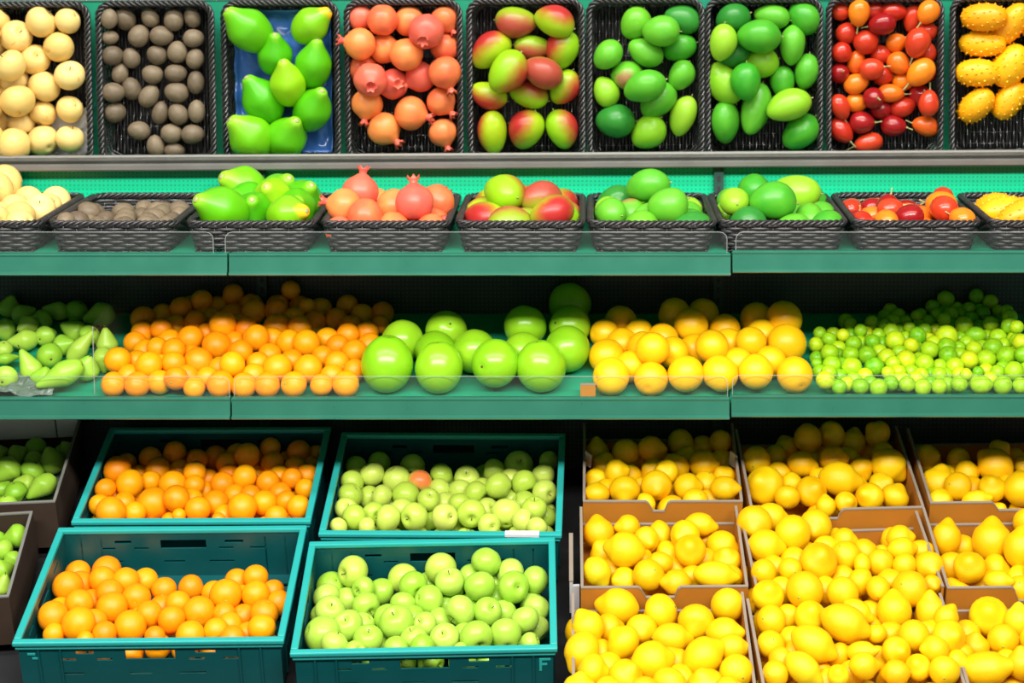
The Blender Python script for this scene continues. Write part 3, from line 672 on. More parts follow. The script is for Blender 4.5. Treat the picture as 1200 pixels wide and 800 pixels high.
# ------------------------------------------------------------------ settling a heap of fruit
class Fruit: pass
def settle(fr, P0, N, floor=None, box=None, iters=260, kray=0.22, kplane=0.02, mir=False, spread=0.93):
    """Lay the fruit of one heap out: each starts where the heap's surface meets the line of sight
    it was measured along, then they are pushed apart until they only touch."""
    med = np.median([f.r for f in fr if not f.low])
    for f in fr:
        if f.low and f.r < 0.92*med: k = 0.92*med/f.r; f.a *= k; f.b *= k; f.r *= k
        f.a *= 1.055; f.b *= 1.055; f.r *= 1.055
    n = len(fr); O = np.array([f.o for f in fr]); D = np.array([f.d for f in fr]); X = np.zeros((n, 3)); r = np.zeros(n)
    for i, f in enumerate(fr):
        t = ((P0 - f.o)@N)/(f.d@N); X[i] = f.o + f.d*t
        z = (X[i] - CAM)@FW if not mir else (mirrored(X[i]) - CAM)@FW
        f.s = z/F; r[i] = f.r*f.s
        if f.low: X[i] += (f.d*1.0*r[i] if not mir else -N*0.0)
        elif mir: X[i] += N*0.25*r[i]
    T = np.einsum('ij,ij->i', X - O, D); low = np.array([f.low for f in fr])
    for it in range(iters):
        t = np.einsum('ij,ij->i', X - O, D)
        X += kray*(O + D*t[:, None] - X)
        X += D*(kplane*(T - t))[:, None]
        d = X[:, None] - X[None]; L2 = np.sqrt((d**2).sum(-1)) + np.eye(n)*9 + 1e-9
        need = spread*(r[:, None] + r[None]); ov = np.clip(need - L2, 0, None)
        X += 0.45*(d/L2[..., None]*ov[..., None]).sum(1)
        if floor is not None:
            h = (X - floor[0])@floor[1] - r; X += np.where(h < 0, -h, 0)[:, None]*floor[1]
        if box is not None:
            m, w, dd, pad = box; mi = np.array(m.inverted()); Y = X@mi[:3, :3].T + mi[:3, 3]
            Y[:, 0] = np.clip(Y[:, 0], -w/2 + pad + r, w/2 - pad - r); Y[:, 1] = np.clip(Y[:, 1], -dd/2 + pad + r, dd/2 - pad - r)
            mm = np.array(m); X = Y@mm[:3, :3].T + mm[:3, 3]
    for i, f in enumerate(fr):
        f.p = X[i]; f.R = r[i]
        z = (X[i] - CAM)@FW if not mir else (mirrored(X[i]) - CAM)@FW
        f.s = z/F
    return fr
ORD = ['first', 'second', 'third', 'fourth', 'fifth', 'sixth', 'seventh', 'eighth', 'ninth', 'tenth', 'eleventh', 'twelfth', 'thirteenth', 'fourteenth', 'fifteenth', 'sixteenth', 'seventeenth', 'eighteenth', 'nineteenth', 'twentieth']
ORD += ['twenty-' + o for o in ORD[:9]] + ['thirtieth'] + ['thirty-' + o for o in ORD[:9]] + ['fortieth'] + ['forty-' + o for o in ORD[:9]]
def place_words(fr, band):
    """row by row from the front, left to right in each row"""
    q = sorted(fr, key=lambda f: f.rowkey); rows = []
    for f in q:
        if rows and f.rowkey - rows[-1][0].rowkey < band: rows[-1].append(f)
        else: rows.append([f])
    for i, row in enumerate(rows):
        row.sort(key=lambda f: f.p[0])
        rn = 'front row' if i == 0 else ('back row' if i == len(rows) - 1 else f'{ORD[i]} row back')
        for j, f in enumerate(row):
            n = len(row)
            f.where = ('alone in ' if n == 1 else 'leftmost in ' if j == 0 else 'rightmost in ' if j == n - 1 else f'{ORD[j]} from left in ') + rn
def orient(f, mir=False):
    """local z along the fruit's axis, seen at f.ang in the picture and leaning f.tow towards the eye"""
    P = mirrored(f.p) if mir else f.p
    v = CAM - P; v /= np.linalg.norm(v); u = np.cross(UP, v); u /= np.linalg.norm(u); w = np.cross(v, u)
    a = R(f.ang); z = math.cos(a)*u + math.sin(a)*w; z = z*math.sqrt(max(0, 1 - f.tow**2)) + v*f.tow
    x = None
    if f.xdir is not None: b_ = R(f.xdir); x = math.cos(b_)*u + math.sin(b_)*w + f.xv*v
    if mir:
        z = mirrored_dir(z)
        if x is not None: x = mirrored_dir(x)
    z = Vector(z).normalized()
    x = Vector(x) if x is not None else Vector(RNG.normal(size=3))
    x = (x - z*x.dot(z)).normalized(); y = z.cross(x)
    return Matrix((x, y, z)).transposed()
def place(f, name, label, cat, group, mir=False):
    me, kids = KIND[f.k][int(RNG.integers(len(KIND[f.k])))]
    o = bpy.data.objects.new(name, me); COL.objects.link(o)
    rot = orient(f, mir).to_4x4()
    k = f.R/f.r; o.matrix_world = Matrix.Translation(Vector(f.p))@rot@Matrix.Diagonal((f.b*k, f.b*k, f.a*k, 1))
    tag(o, label, cat, group)
    for nm, m2 in kids:
        if nm in f.skip: continue
        c = bpy.data.objects.new(nm, m2); COL.objects.link(c); c.parent = o
    return o
def entries(crop, rows, k, mir=False, **dflt):
    """measured fruit: (x, y, r) or (x, y, half width, half height) or (x, y, half length, half width, angle), then options; a negative r lies low"""
    ox, oy, s = crop; out = []
    for e in rows:
        opt = dict(dflt)
        if isinstance(e[-1], dict): opt.update(e[-1]); e = e[:-1]
        f = Fruit(); f.k = opt.get('k', k); f.low = e[2] < 0; q = [abs(v)/s for v in e[2:4]]
        f.px, f.py = ox + e[0]/s, oy + e[1]/s; f.skip = opt.get('skip', ())
        f.tow = opt.get('tow'); f.xdir = opt.get('x'); f.xv = opt.get('xv', 0.12)
        if len(e) == 3:
            f.a = f.b = q[0]; f.ang = opt.get('ang', RNG.uniform(0, 360)); f.tow = RNG.uniform(-0.6, 0.95) if f.tow is None else f.tow
        elif len(e) == 4:
            h, v = q
            if abs(h - v) < 0.13*max(h, v): f.a = max(h, v); f.b = min(h, v)*1.02; f.ang = RNG.uniform(0, 360); f.tow = RNG.choice([-0.85, 0.85]) if f.tow is None else f.tow
            else: f.a, f.b = max(h, v), min(h, v); f.ang = (0 if h > v else 90) + (180 if RNG.random() < 0.4 else 0) + RNG.uniform(-8, 8); f.tow = RNG.uniform(-0.3, 0.3) if f.tow is None else f.tow
            if 'ang' in opt: f.ang = opt['ang']
        else: f.a, f.b, f.ang = q[0], q[1], e[4]; f.tow = RNG.uniform(-0.15, 0.25) if f.tow is None else f.tow
        if len(e) == 5 and abs(f.tow) > 0.25:     # a leaning fruit is longer than it looks
            f.a = min(1.5*f.a, math.sqrt(max(f.b**2, (f.a**2 - (f.b*f.tow)**2)/(1 - f.tow**2))))
        f.r = (f.a*f.b*f.b)**(1/3)
        d = ray(f.px, f.py)
        if mir: f.o = mirrored(CAM); f.d = mirrored_dir(d)
        else: f.o = CAM; f.d = d
        f.lab = opt.get('lab'); out.append(f)
    return out

# ------------------------------------------------------------------ fruit in the wicker baskets (measured in the mirror)
def basket_fruit(i, fr, name, desc, cat, group, where):
    zf = ZB + 0.012 + (0.012 if i == 2 else 0.01 if i == 0 else 0)
    rm = np.mean([f.r for f in fr])/435
    P0 = np.array([0, 0, zf + rm*0.95]); N = np.array([0, 0, 1.0])
    m = Matrix.Translation((BX[i], BY, 0))
    settle(fr, P0, N, (np.array([0, 0, zf]), N), (m, BW + (0.012 if i in (6, 3) else -0.010), BD - 0.010, 0.006), mir=True, kplane=0.03, spread=0.80 if i == 2 else 0.93)
    for f in fr: f.rowkey = f.p[1]
    place_words(fr, 1.25*rm)
    for f in fr: place(f, name, f'{f.lab or desc} {where}, {f.where}', cat, group, True)
# pale yellow apples
ya = entries((0, 0, 4), [(185, 100, 70), (318, 98, 58), (78, 172, 72), (273, 222, 68), (165, 285, 68, {'tow': 0.9, 'ang': 60}), (322, 358, 68, {'tow': 0.8, 'ang': 90}), (35, 312, 70), (205, 408, 72, {'tow': -0.2}),
    (85, 460, 76), (328, 510, 60, {'tow': -0.8, 'ang': 210}), (200, 525, -60), (95, 590, -60), (195, 655, 70, {'tow': -0.75, 'ang': 130}), (325, 650, 62), (55, 700, 78), (-10, 570, 65), (-30, 435, 66), (-20, 90, 62),
    (-30, 215, 62), (-65, 330, 66), (-75, 640, 66), (-80, 500, 66), (20, 400, 66), (-90, 150, 64), (-40, 730, 60)], 'yellow_apple', True)
basket_fruit(0, ya, 'yellow_apple', 'pale yellow apple', 'apple', 'yellow apples in the wicker basket', 'in its wicker basket')
# small brown egg-shaped fruit
br = entries((100, 0, 4), [(92, 88, 45, 38, 90), (183, 88, 52, 46, 120), (303, 82, 45, 38, 120), (415, 92, 50, 44, 90), (502, 82, 46, 36, 110), (100, 176, 38, 33, 0), (252, 168, 52, 48, 60), (358, 168, 52, 45, 0),
    (508, 180, 46, 42, 0), (117, 262, 48, 44, 0), (213, 272, 46, 40, 110), (335, 258, 46, 42, 150), (432, 244, 50, 46, 90), (514, 275, 46, 40, 80), (163, 343, 46, 38, 80), (315, 348, 48, 44, 160), (424, 344, 50, 42, 0),
    (518, 385, 52, 38, 90), (120, 432, 50, 44, 0), (213, 415, 52, 42, 110), (298, 450, 54, 44, 60), (428, 432, 54, 46, 170), (135, 528, 48, 45, 20), (352, 528, 52, 38, 80), (434, 534, 50, 44, 120), (522, 522, 52, 40, 90),
    (250, 613, 50, 42, 170), (403, 624, 48, 44, 160), (505, 630, 52, 44, 0), (330, 684, 50, 40, 100), (418, 706, 46, 34, 0)], 'brown', True)
basket_fruit(1, br, 'brown_fruit', 'small brown egg-shaped fruit', 'fruit', 'brown fruit in the wicker basket', 'in wicker basket')
# papayas: the angle points to the neck
pa = entries((250, 0, 4), [(138, 112, 125, 92, 138, {'tow': 0.3}), (463, 110, 102, 78, 38, {'tow': 0.35, 'k': 'papaya_tip', 'lab': 'green papaya with a yellow tip'}), (290, 255, 98, 78, 90, {'tow': 0.6}), (470, 298, 112, 82, 82, {'tow': 0.45}),
    (345, 380, 104, 80, 102, {'tow': 0.55, 'k': 'papaya_yellow', 'lab': 'yellow-green papaya'}), (230, 458, 120, 88, 125, {'tow': 0.35}), (468, 505, 104, 84, 62, {'tow': 0.7}), (145, 634, 118, 98, 140, {'tow': 0.45}), (345, 642, 108, 90, 60, {'tow': 0.75})], 'papaya', True)
basket_fruit(2, pa, 'papaya', 'green papaya', 'papaya', 'papayas in the wicker basket', 'in its wicker basket')
# pomegranates: the angle points to the crown
P_ = {'k': 'pomegranate_pink'}
N_ = {'tow': -0.85, 'ang': -90}
pg = entries((395, 0, 4), [(115, 82, 60, {**P_, **N_}), (217, 75, 70, N_), (335, 102, 68, N_), (500, 92, 64, {'ang': -55, 'tow': 0.3}), (412, 145, 78, {'ang': -110, 'tow': 0.9, **P_}), (112, 208, 72, {'ang': 170, 'tow': 0.15}), (220, 226, 68, N_), (318, 250, 74, N_),
    (505, 228, 64, N_), (125, 325, -60, N_), (155, 370, 76, {'ang': -90, 'tow': 0.96, **P_}), (265, 392, 68, {'ang': 0, 'tow': 0.97, **P_}), (395, 358, 70, {'ang': 210, 'tow': 0.2, **P_}), (503, 332, 74, {'ang': -72, 'tow': 0.2}),
    (142, 490, 70, {'ang': -98, 'tow': 0.2}), (488, 472, 67, {'ang': -50, 'tow': 0.25}), (345, 530, 76, {'ang': -14, 'tow': 0.35}), (218, 600, 75, {'ang': -45, 'tow': 0.25}), (495, 620, 65, {'ang': -72, 'tow': 0.2})], 'pomegranate', True)
basket_fruit(3, pg, 'pomegranate', 'orange-pink pomegranate', 'pomegranate', 'pomegranates in the wicker basket', 'in its wicker basket')
# red-blushed mangoes: x points to the red side
RO = {'k': 'mango_rosy'}
mg = entries((540, 0, 4), [(258, 105, 92, 72, 175, {'x': 200, **RO}), (445, 100, 92, 72, -20, {'x': 95}), (150, 245, 100, 75, 40, {'x': 60}), (340, 222, 86, 58, 175, {'x': 190, **RO}), (500, 215, 88, 76, 70, {'x': 200}), (215, 325, 102, 82, 55, {'x': -35}),
    (390, 345, 96, 76, -25, {'x': -25, **RO}), (130, 445, 88, 62, -20, {'x': -40}), (320, 445, -76, 54, -15), (495, 400, -80, 62, 60), (148, 620, 98, 67, 92, {'x': 100}), (305, 605, 90, 80, 65, {'x': 200}), (470, 605, 92, 72, 110, {'x': -30})], 'mango_red', True, x=0)
basket_fruit(4, mg, 'mango', 'red-blushed green mango', 'mango', 'red-blushed mangoes in the wicker basket', 'in its wicker basket')
# green mangoes, two baskets
PL = {'k': 'mango_pale', 'lab': 'yellow-green mango'}; DK = {'k': 'mango_dark', 'lab': 'dark green mango'}; BL = {'k': 'mango_blush', 'x': -20, 'xv': 1.0, 'lab': 'green mango with brownish blush'}
m1 = entries((680, 0, 4), [(268, 112, 76, 70, 60, {'k': 'mango_blush', 'x': 40, 'lab': 'green mango with brownish blush'}), (375, 145, 86, 76, 0), (475, 92, 82, 66, -20, DK), (465, 228, -80, 62, 20), (135, 262, 76, 64, 50), (295, 258, 82, 66, -30),
    (218, 335, 76, 70, 0, BL), (128, 425, 72, 60, -70, {'k': 'mango_pale', 'lab': 'yellow-green mango'}), (310, 415, 100, 74, 20), (378, 475, 96, 74, 45), (475, 350, 70, 60, 60), (165, 565, 90, 82, 0, DK), (318, 615, 86, 74, 45, PL), (475, 530, 96, 60, 70, {'k': 'mango_pale', 'lab': 'yellow-green mango'})], 'mango_green', True)
basket_fruit(5, m1, 'green_mango', 'green mango', 'mango', 'green mangoes beside the red-blushed ones', 'beside the red-blushed ones')
m2 = entries((820, 0, 4), [(155, 75, 82, 74, 20, {'k': 'mango_dark', 'lab': 'dark green mango'}), (332, 60, 84, 62, -10), (485, 85, 82, 70, -50), (82, 205, 85, 62, 80, {'k': 'mango_pale', 'lab': 'yellow-green mango'}), (285, 160, 100, 82, 0), (438, 200, 90, 60, 85), (155, 250, -72, 60, 30, DK),
    (290, 300, -80, 70, 20, PL), (500, 335, 80, 57, 80), (55, 388, 100, 76, -60, PL), (200, 385, 86, 72, 90), (388, 385, 72, 56, 90), (122, 570, 100, 68, 90), (270, 510, -118, 70, 75), (410, 500, 106, 76, 20, PL), (468, 610, 96, 76, 45)], 'mango_green', True)
basket_fruit(6, m2, 'green_mango', 'green mango', 'mango', 'green mangoes beside the tamarillos', 'in basket beside the tamarillos')
# tamarillos: the angle points to the stalk
O_ = {'k': 'tam_orange', 'lab': 'orange tamarillo'}; D_ = {'k': 'tam_dark', 'lab': 'dark red tamarillo'}
def TE(**k): return {'tow': 0.93, **D_, **k}
tm = entries((960, 0, 4), [(105, 55, 45, 40, 0), (192, 55, 62, 48, 265, {'k': 'tam_orange', 'lab': 'orange-red tamarillo'}), (250, 50, -40, 32, 20), (355, 50, 60, 44, 0), (438, 85, 65, 43, 260, {}), (540, 50, 58, 49, 235, O_), (288, 105, 62, 50, 190, D_), (130, 155, 50, 47, 60), (222, 195, 60, 56, 40),
    (362, 200, 48, 43, 30, O_), (468, 205, 70, 56, 250), (545, 150, -45, 42, 20), (110, 245, 48, 46, 80), (550, 240, 48, 48, 80), (290, 255, -45, 42, 0), (178, 290, -55, 42, 80, O_), (240, 320, 56, 49, 10), (368, 300, 56, 50, -40, O_), (100, 345, 45, 45, 20, TE()), (480, 340, 72, 55, 225, O_),
    (558, 345, 42, 42, 270, TE()), (300, 355, -42, 40, 0), (170, 395, 58, 46, 20, O_), (385, 385, -46, 38, 10, O_), (338, 430, 60, 41, -5, O_), (265, 462, 49, 49, 0, TE()), (470, 450, 50, 50, 30, TE()), (545, 480, 60, 45, 85), (168, 478, 52, 43, 0, O_), (100, 500, 60, 43, -70), (395, 500, 60, 45, 20),
    (290, 510, -42, 40, 0, D_), (200, 580, 58, 52, 0, D_), (105, 610, 66, 49, -50), (350, 585, 58, 49, -8, D_), (508, 590, 62, 45, 168, O_), (228, 668, 66, 46, 195)], 'tam_red', True)
basket_fruit(7, tm, 'tamarillo', 'red tamarillo', 'tamarillo', 'tamarillos in the wicker basket', 'in its wicker basket')
kw = entries((1090, 0, 4), [(255, 75, 105, 62, 0), (370, 115, 112, 62, 52), (245, 205, 105, 58, 0), (230, 335, 100, 62, 0), (370, 310, 106, 74, 55), (215, 495, 95, 62, 42), (370, 470, -95, 62, 55), (520, 90, 105, 62, 30), (520, 250, 105, 64, 60), (520, 400, 105, 64, 40)], 'kiwano', True)
basket_fruit(8, kw, 'horned_melon', 'spiky yellow horned melon', 'melon', 'horned melons in the wicker basket', 'in its wicker basket')

# ------------------------------------------------------------------ heaps seen straight on
def gaps(fr):
    """fruit half seen between the measured ones, wherever the heap would otherwise show its floor"""
    rm = np.median([f.r for f in fr if not f.low]); P = [(f.px, f.py, max(f.r, 0.9*rm) if f.low else f.r) for f in fr]; new = []
    ys = [p[1] for p in P]; xs = [p[0] for p in P]
    for y in np.arange(max(ys), min(ys), -0.5*rm):
        for x in np.arange(min(xs), max(xs), 0.5*rm):
            Q = np.array(P); d = np.hypot(Q[:, 0] - x, Q[:, 1] - y)
            if np.any(d < 1.02*Q[:, 2]): continue
            near = np.abs(Q[:, 0] - x) < 1.7*rm
            if not (np.any(Q[near, 1] < y - 0.5*rm) and np.any(Q[near, 1] > y + 0.3*rm)): continue
            if not (np.any(Q[np.abs(Q[:, 1] - y) < 2*rm, 0] < x) and np.any(Q[np.abs(Q[:, 1] - y) < 2*rm, 0] > x)): continue
            g = fr[int(RNG.integers(len(fr)))]; f = Fruit(); f.k = g.k if g.k not in ('apple_red', 'lemon_green') else fr[0].k; f.low = True; f.px, f.py = x + RNG.uniform(-0.1, 0.1)*rm, y + RNG.uniform(-0.1, 0.1)*rm
            f.a = f.b = f.r = 0.95*rm; f.ang = RNG.uniform(0, 360); f.tow = RNG.uniform(-0.8, 0.8); f.xdir = None; f.skip = (); f.o = CAM; f.d = ray(f.px, f.py); f.lab = None
            new.append(f); P.append((f.px, f.py, 0.95*rm))
    return new
def heap(fr, name, cat, desc, group, where, plane, floor, box=None, fill=None, band=0.9, **kw):
    if fill: fr = fr + gaps(fr)
    settle(fr, plane[0], plane[1], floor, box, **kw)
    extra = []
    if fill:                                     # fruit lying under the top layer, seen in the gaps
        N = plane[1]; rm = np.median([f.R for f in fr]); u = np.array([1.0, 0, 0]); v = np.cross(N, u)
        P = np.array([f.p for f in fr]); c0 = P.mean(0); uv = np.stack([(P - c0)@u, (P - c0)@v], 1); lo, hi = uv.min(0), uv.max(0)
        cand = []
        for layer in (1, 2):
            off = (0.0 if layer == 1 else rm)
            for j, y in enumerate(np.arange(lo[1] - 0.2*rm, hi[1] + 0.6*rm, 1.8*rm)):
                for x in np.arange(lo[0] + (rm if (j + layer) % 2 else 0), hi[0] + 0.1*rm, 2.05*rm):
                    near = np.hypot(uv[:, 0] - x, uv[:, 1] - y - off).min()
                    if near > 1.9*rm: continue
                    h = np.mean(((P - c0)@N)[np.argsort(np.hypot(uv[:, 0] - x, uv[:, 1] - y))[:4]])
                    cand.append(c0 + u*x + v*(y + off) + N*(h - 1.45*rm*layer))
        R_ = np.array([f.R for f in fr])
        for q in cand:
            for _ in range(6):
                d = q - P; L2 = np.linalg.norm(d, axis=1); ov = np.clip(0.98*(R_ + rm) - L2, 0, None)
                q = q + 0.6*(d/L2[:, None]*ov[:, None]).sum(0)
                q = q - N*max(0, (q - c0)@N - 0)*0.0
            if floor is not None and (q - floor[0])@floor[1] < 0.96*rm: q = q + floor[1]*(rm - (q - floor[0])@floor[1])
            if np.any(np.linalg.norm(P - q, axis=1) < 0.86*(R_ + rm)): continue
            if box is not None:
                m, w, dd, pad = box; y = m.inverted()@Vector(q)
                if abs(y.x) > w/2 - pad - 0.9*rm or abs(y.y) > dd/2 - pad - 0.9*rm: continue
            f = Fruit(); g = fr[int(RNG.integers(len(fr)))]; f.k = fill if isinstance(fill, str) else g.k; f.p = q; f.R = rm; f.r = g.r; f.a, f.b = g.a, g.b; f.ang = RNG.uniform(0, 360); f.tow = RNG.uniform(-0.6, 0.6)
            f.xdir = None; f.skip = (); f.s = ((q - CAM)@FW)/F; f.lab = None; extra.append(f); P = np.vstack([P, q]); R_ = np.append(R_, rm)
        # keep the ones that show
        al = fr + extra; al.sort(key=lambda f: -np.linalg.norm(f.p - CAM)); idx = np.full((500, 700), -1, int)
        c = [proj(f.p) for f in al]; x0 = min(q[0] for q in c) - 30; y0 = min(q[1] for q in c) - 30
        yy, xx = np.mgrid[0:500, 0:700]
        for i, (f, q) in enumerate(zip(al, c)): idx[(xx - q[0] + x0)**2 + (yy - q[1] + y0)**2 < (0.97*f.R/f.s)**2] = i
        cnt = np.bincount(idx[idx >= 0], minlength=len(al)); ok = {id(f) for f, k in zip(al, cnt) if k >= 14}
        extra = [f for f in extra if id(f) in ok]
    fr = fr + extra
    for f in fr: f.rowkey = -proj(f.p)[1]
    place_words(fr, band*2*np.mean([f.R/f.s for f in fr]))
    for f in fr: place(f, name, f'{f.lab or desc} {where}, {f.where}', cat, group)
    return fr, extra
D0 = np.array([0, 0.006, ZL3 - 0.024]); DN = np.array([0, -math.sin(SL3), math.cos(SL3)])
def shelf_plane(rpx, extra=0.0): return (D0 + DN*(rpx*4.75/F + extra), DN)
DF = (D0, DN)
def shelf_box(pxa, pxb):
    xa, xb = on_y(pxa, 440, 0.1)[0], on_y(pxb, 440, 0.1)[0]
    return (Matrix.Translation(((xa + xb)/2, 0.245, 0)), xb - xa, 0.476, 0.004)
# pears on the lower shelf
pe = entries((0, 320, 5), [(35, 600, 72, {'tow': -0.8, 'ang': 60}), (20, 455, 55, {'tow': -0.5}), (45, 500, 62, 36, 5), (133, 395, 86, 66, 188), (285, 482, 78, {'tow': -0.93, 'ang': 120}), (275, 365, 64, {'tow': -0.7}), (430, 335, 76, 62, 150), (165, 310, -36), (385, 430, -60),
    (470, 432, 108, 58, 54), (178, 560, 112, 66, 118), (345, 600, 140, 76, 204), (510, 550, 76, {'tow': 0.5, 'ang': 80}), (335, 222, 78, 56, 172), (140, 240, 66, 60, 20), (580, 250, 88, 76, 200), (625, 400, 66, 80), (602, 510, 56, 72), (20, 340, -60), (230, 300, -55), (520, 380, -55), (250, 620, -55), (60, 190, -60), (440, 230, -60)], 'pear')
heap(pe, 'pear', 'pear', 'green pear', 'pears on the lower shelf', 'on the lower shelf', shelf_plane(16), DF, shelf_box(-60, 139))
# oranges on the lower shelf
oA = [(120, 650, 71), (265, 652, 71), (405, 655, 69), (580, 675, 63), (730, 655, 76), (160, 520, 73), (240, 530, -50), (330, 540, 73), (475, 545, 69), (625, 540, 84), (805, 535, 73), (370, 440, 63), (465, 460, 66), (560, 500, -50), (875, 470, -60),
      (245, 410, 63), (390, 335, 63), (290, 265, 69), (560, 385, 73), (725, 425, 79), (770, 308, 76), (510, 205, 63), (630, 170, 59), (490, 320, -56), (600, 290, -56), (670, 270, -60), (665, 350, -42), (840, 140, 60), (860, 320, -66), (830, 420, -42)]
oB = [(75, 655, 71), (215, 660, 73), (370, 660, 75), (535, 655, 66), (675, 660, 76), (725, 570, -40), (145, 530, 70), (275, 555, 80), (455, 560, 80), (625, 530, 73), (55, 470, -56), (230, 480, -58), (360, 515, -48), (540, 490, -54), (150, 385, 73), (345, 405, 72), (440, 410, 74),
      (575, 385, 66), (695, 360, -64), (725, 460, 71), (275, 320, 76), (155, 225, 70), (65, 320, -60), (370, 260, 62), (490, 300, -60), (625, 270, 63), (710, 320, -56), (440, 200, 48), (360, 130, 52), (685, 190, 62), (770, 250, -56), (785, 345, -52), (875, 300, 52), (250, 220, -48), (520, 210, -44)]
og = entries((110, 320, 5), oA, 'orange') + entries((270, 320, 5), oB, 'orange')
heap(og, 'orange', 'orange', 'orange', 'oranges on the lower shelf', 'on the lower shelf', shelf_plane(14, 0.012), DF, shelf_box(112, 470), 'orange', spread=0.92)
# pomelos
po = entries((300, 310, 4), [(612, 492, 128, 116, 85, {'tow': 0.2}), (857, 508, 118, 107, 95, {'tow': 0.2}), (840, 405, 92), (1112, 460, 108), (1035, 425, 98), (690, 370, -82), (890, 330, -78)], 'pomelo', skip=()) + \
     entries((600, 310, 4), [(142, 502, 118, 112, 100, {'tow': 0.2}), (52, 412, 88), (258, 415, 103), (60, 300, -76), (270, 180, 94), (290, 300, -72)], 'pomelo')
heap(po, 'pomelo', 'pomelo', 'large green pomelo', 'pomelos on the lower shelf', 'on the lower shelf', shelf_plane(27), DF, shelf_box(418, 694))
# grapefruit
gf = entries((600, 310, 4), [(478, 530, 84), (650, 520, 77), (815, 512, 82), (975, 510, 82), (1140, 500, 80), (450, 435, 80), (628, 450, 76), (755, 410, 73), (940, 390, 76), (1105, 370, 69), (600, 390, 72), (445, 340, 68), (600, 330, 68), (838, 285, 78), (765, 235, 76), (1000, 305, 70), (1145, 255, 76), (700, 345, -50)], 'grapefruit') + \
     entries((900, 310, 4), [(125, 515, 82), (95, 370, 90), (135, 255, 82)], 'grapefruit')
heap(gf, 'grapefruit', 'grapefruit', 'yellow grapefruit', 'grapefruit on the lower shelf', 'on the lower shelf', shelf_plane(20, 0.01), DF, shelf_box(688, 953), 'grapefruit')
# limes
lF = [(115, 620, 56), (232, 655, 48), (365, 655, 52), (492, 660, 56), (620, 625, 60), (185, 525, 58), (165, 450, 56), (288, 465, 53), (310, 545, 62), (405, 460, 56), (450, 535, 60), (530, 475, 56), (645, 495, 65), (540, 570, 42), (85, 395, 46), (320, 390, 52), (170, 365, 46), (255, 335, 42), (575, 375, 60), (685, 400, 46),
      (360, 320, 42), (435, 255, 44), (605, 215, 46), (480, 335, 42), (665, 280, 34), (80, 510, 34), (720, 215, 38), (110, 320, 40), (300, 260, 40), (520, 270, 42)]
lG = [(20, 640, 50), (105, 655, 52), (215, 655, 50), (340, 640, 50), (480, 645, 70, 54, 0), (615, 645, 58), (725, 650, 50), (145, 525, 60), (310, 530, 56), (270, 460, 58), (405, 490, 58), (510, 485, 60), (635, 465, 60), (385, 580, 38), (580, 570, 48), (690, 560, 60), (460, 565, 36), (150, 430, 56), (265, 410, 56), (435, 420, 48), (440, 340, 68, 54, 0),
      (560, 415, 62), (615, 400, 50), (695, 450, 52), (265, 345, 68), (370, 275, 56), (340, 410, 40), (490, 200, 46), (655, 285, 50), (540, 265, 50), (735, 300, 42), (130, 310, 46), (85, 340, 54), (100, 210, 42), (200, 210, 42), (250, 240, 42), (340, 200, 42), (590, 345, 56), (700, 380, 42), (450, 105, 45), (265, 130, 52), (30, 285, 36), (720, 190, 40), (590, 190, 42), (400, 170, 42), (780, 460, 55), (790, 560, 55), (790, 380, 50)]
lm_ = entries((940, 330, 5.336), lF, 'lime') + entries((1060, 330, 5.336), lG, 'lime')
heap(lm_, 'lime', 'lime', 'green lime', 'limes on the lower shelf', 'on the lower shelf', shelf_plane(10.5, 0.012), DF, shelf_box(951, 1216), 'lime', spread=0.92)

# ------------------------------------------------------------------ fruit in the crates
def crate_heap(key, fr, name, cat, desc, group, where, off, slope, H=0.139, pad=0.016, fill=None, CC=CR, **kw):
    m, w, d_ = CC[key]; mm = np.array(m); v = mm[:3, 1]; n = mm[:3, 2]; c = mm[:3, 3]
    front = c - v*d_/2
    N = np.array([0, -math.sin(R(slope)), math.cos(R(slope))])
    return heap(fr, name, cat, desc, group, where, (front - n*off, N), (c - n*H, n), (m, w, d_, pad), fill, **kw)
oH = [(345, 340, 108), (175, 615, 84), (245, 485, 80), (345, 545, -85), (325, 660, 112), (480, 455, 105), (690, 350, 97), (640, 420, -72), (520, 670, 82), (670, 600, 122), (815, 450, 105), (850, 560, 98), (865, 690, 52), (455, 290, -72), (640, 250, 86), (830, 210, 82), (870, 330, -66), (1010, 265, -62)]
oI = [(80, 640, 95), (220, 600, 98), (420, 640, 110), (600, 590, 97), (690, 700, 85), (240, 720, 52), (880, 620, 87), (770, 580, 80), (805, 500, -45), (480, 535, -55), (60, 470, 76), (135, 500, -72), (290, 450, 90), (370, 520, -78), (450, 400, 90), (640, 440, 90), (815, 420, 80), (930, 375, 87), (920, 480, 76),
      (60, 360, 86), (320, 370, -72), (650, 300, 88), (460, 235, 96), (645, 160, 77), (885, 230, 87), (365, 210, -72), (205, 245, 93), (80, 250, -48), (780, 260, -62), (1010, 210, 62)]
crate_heap('A', entries((80, 500, 6.667), oH, 'orange') + entries((220, 500, 6.667), oI, 'orange'), 'orange', 'orange', 'orange', 'oranges in the rear teal crate', 'in the rear teal crate', 0.034, 14.0, fill='orange')
oJ = [(250, 335, 115), (185, 550, 115), (230, 680, 82), (413, 212, 97), (445, 290, 106), (635, 185, 112), (410, 450, 106), (415, 605, 126), (465, 730, 66), (590, 280, -56), (650, 370, -100), (655, 480, 116), (775, 275, 100), (920, 285, -78), (865, 400, 106), (965, 530, 100), (620, 680, 92), (815, 625, 118), (1010, 700, 76)]
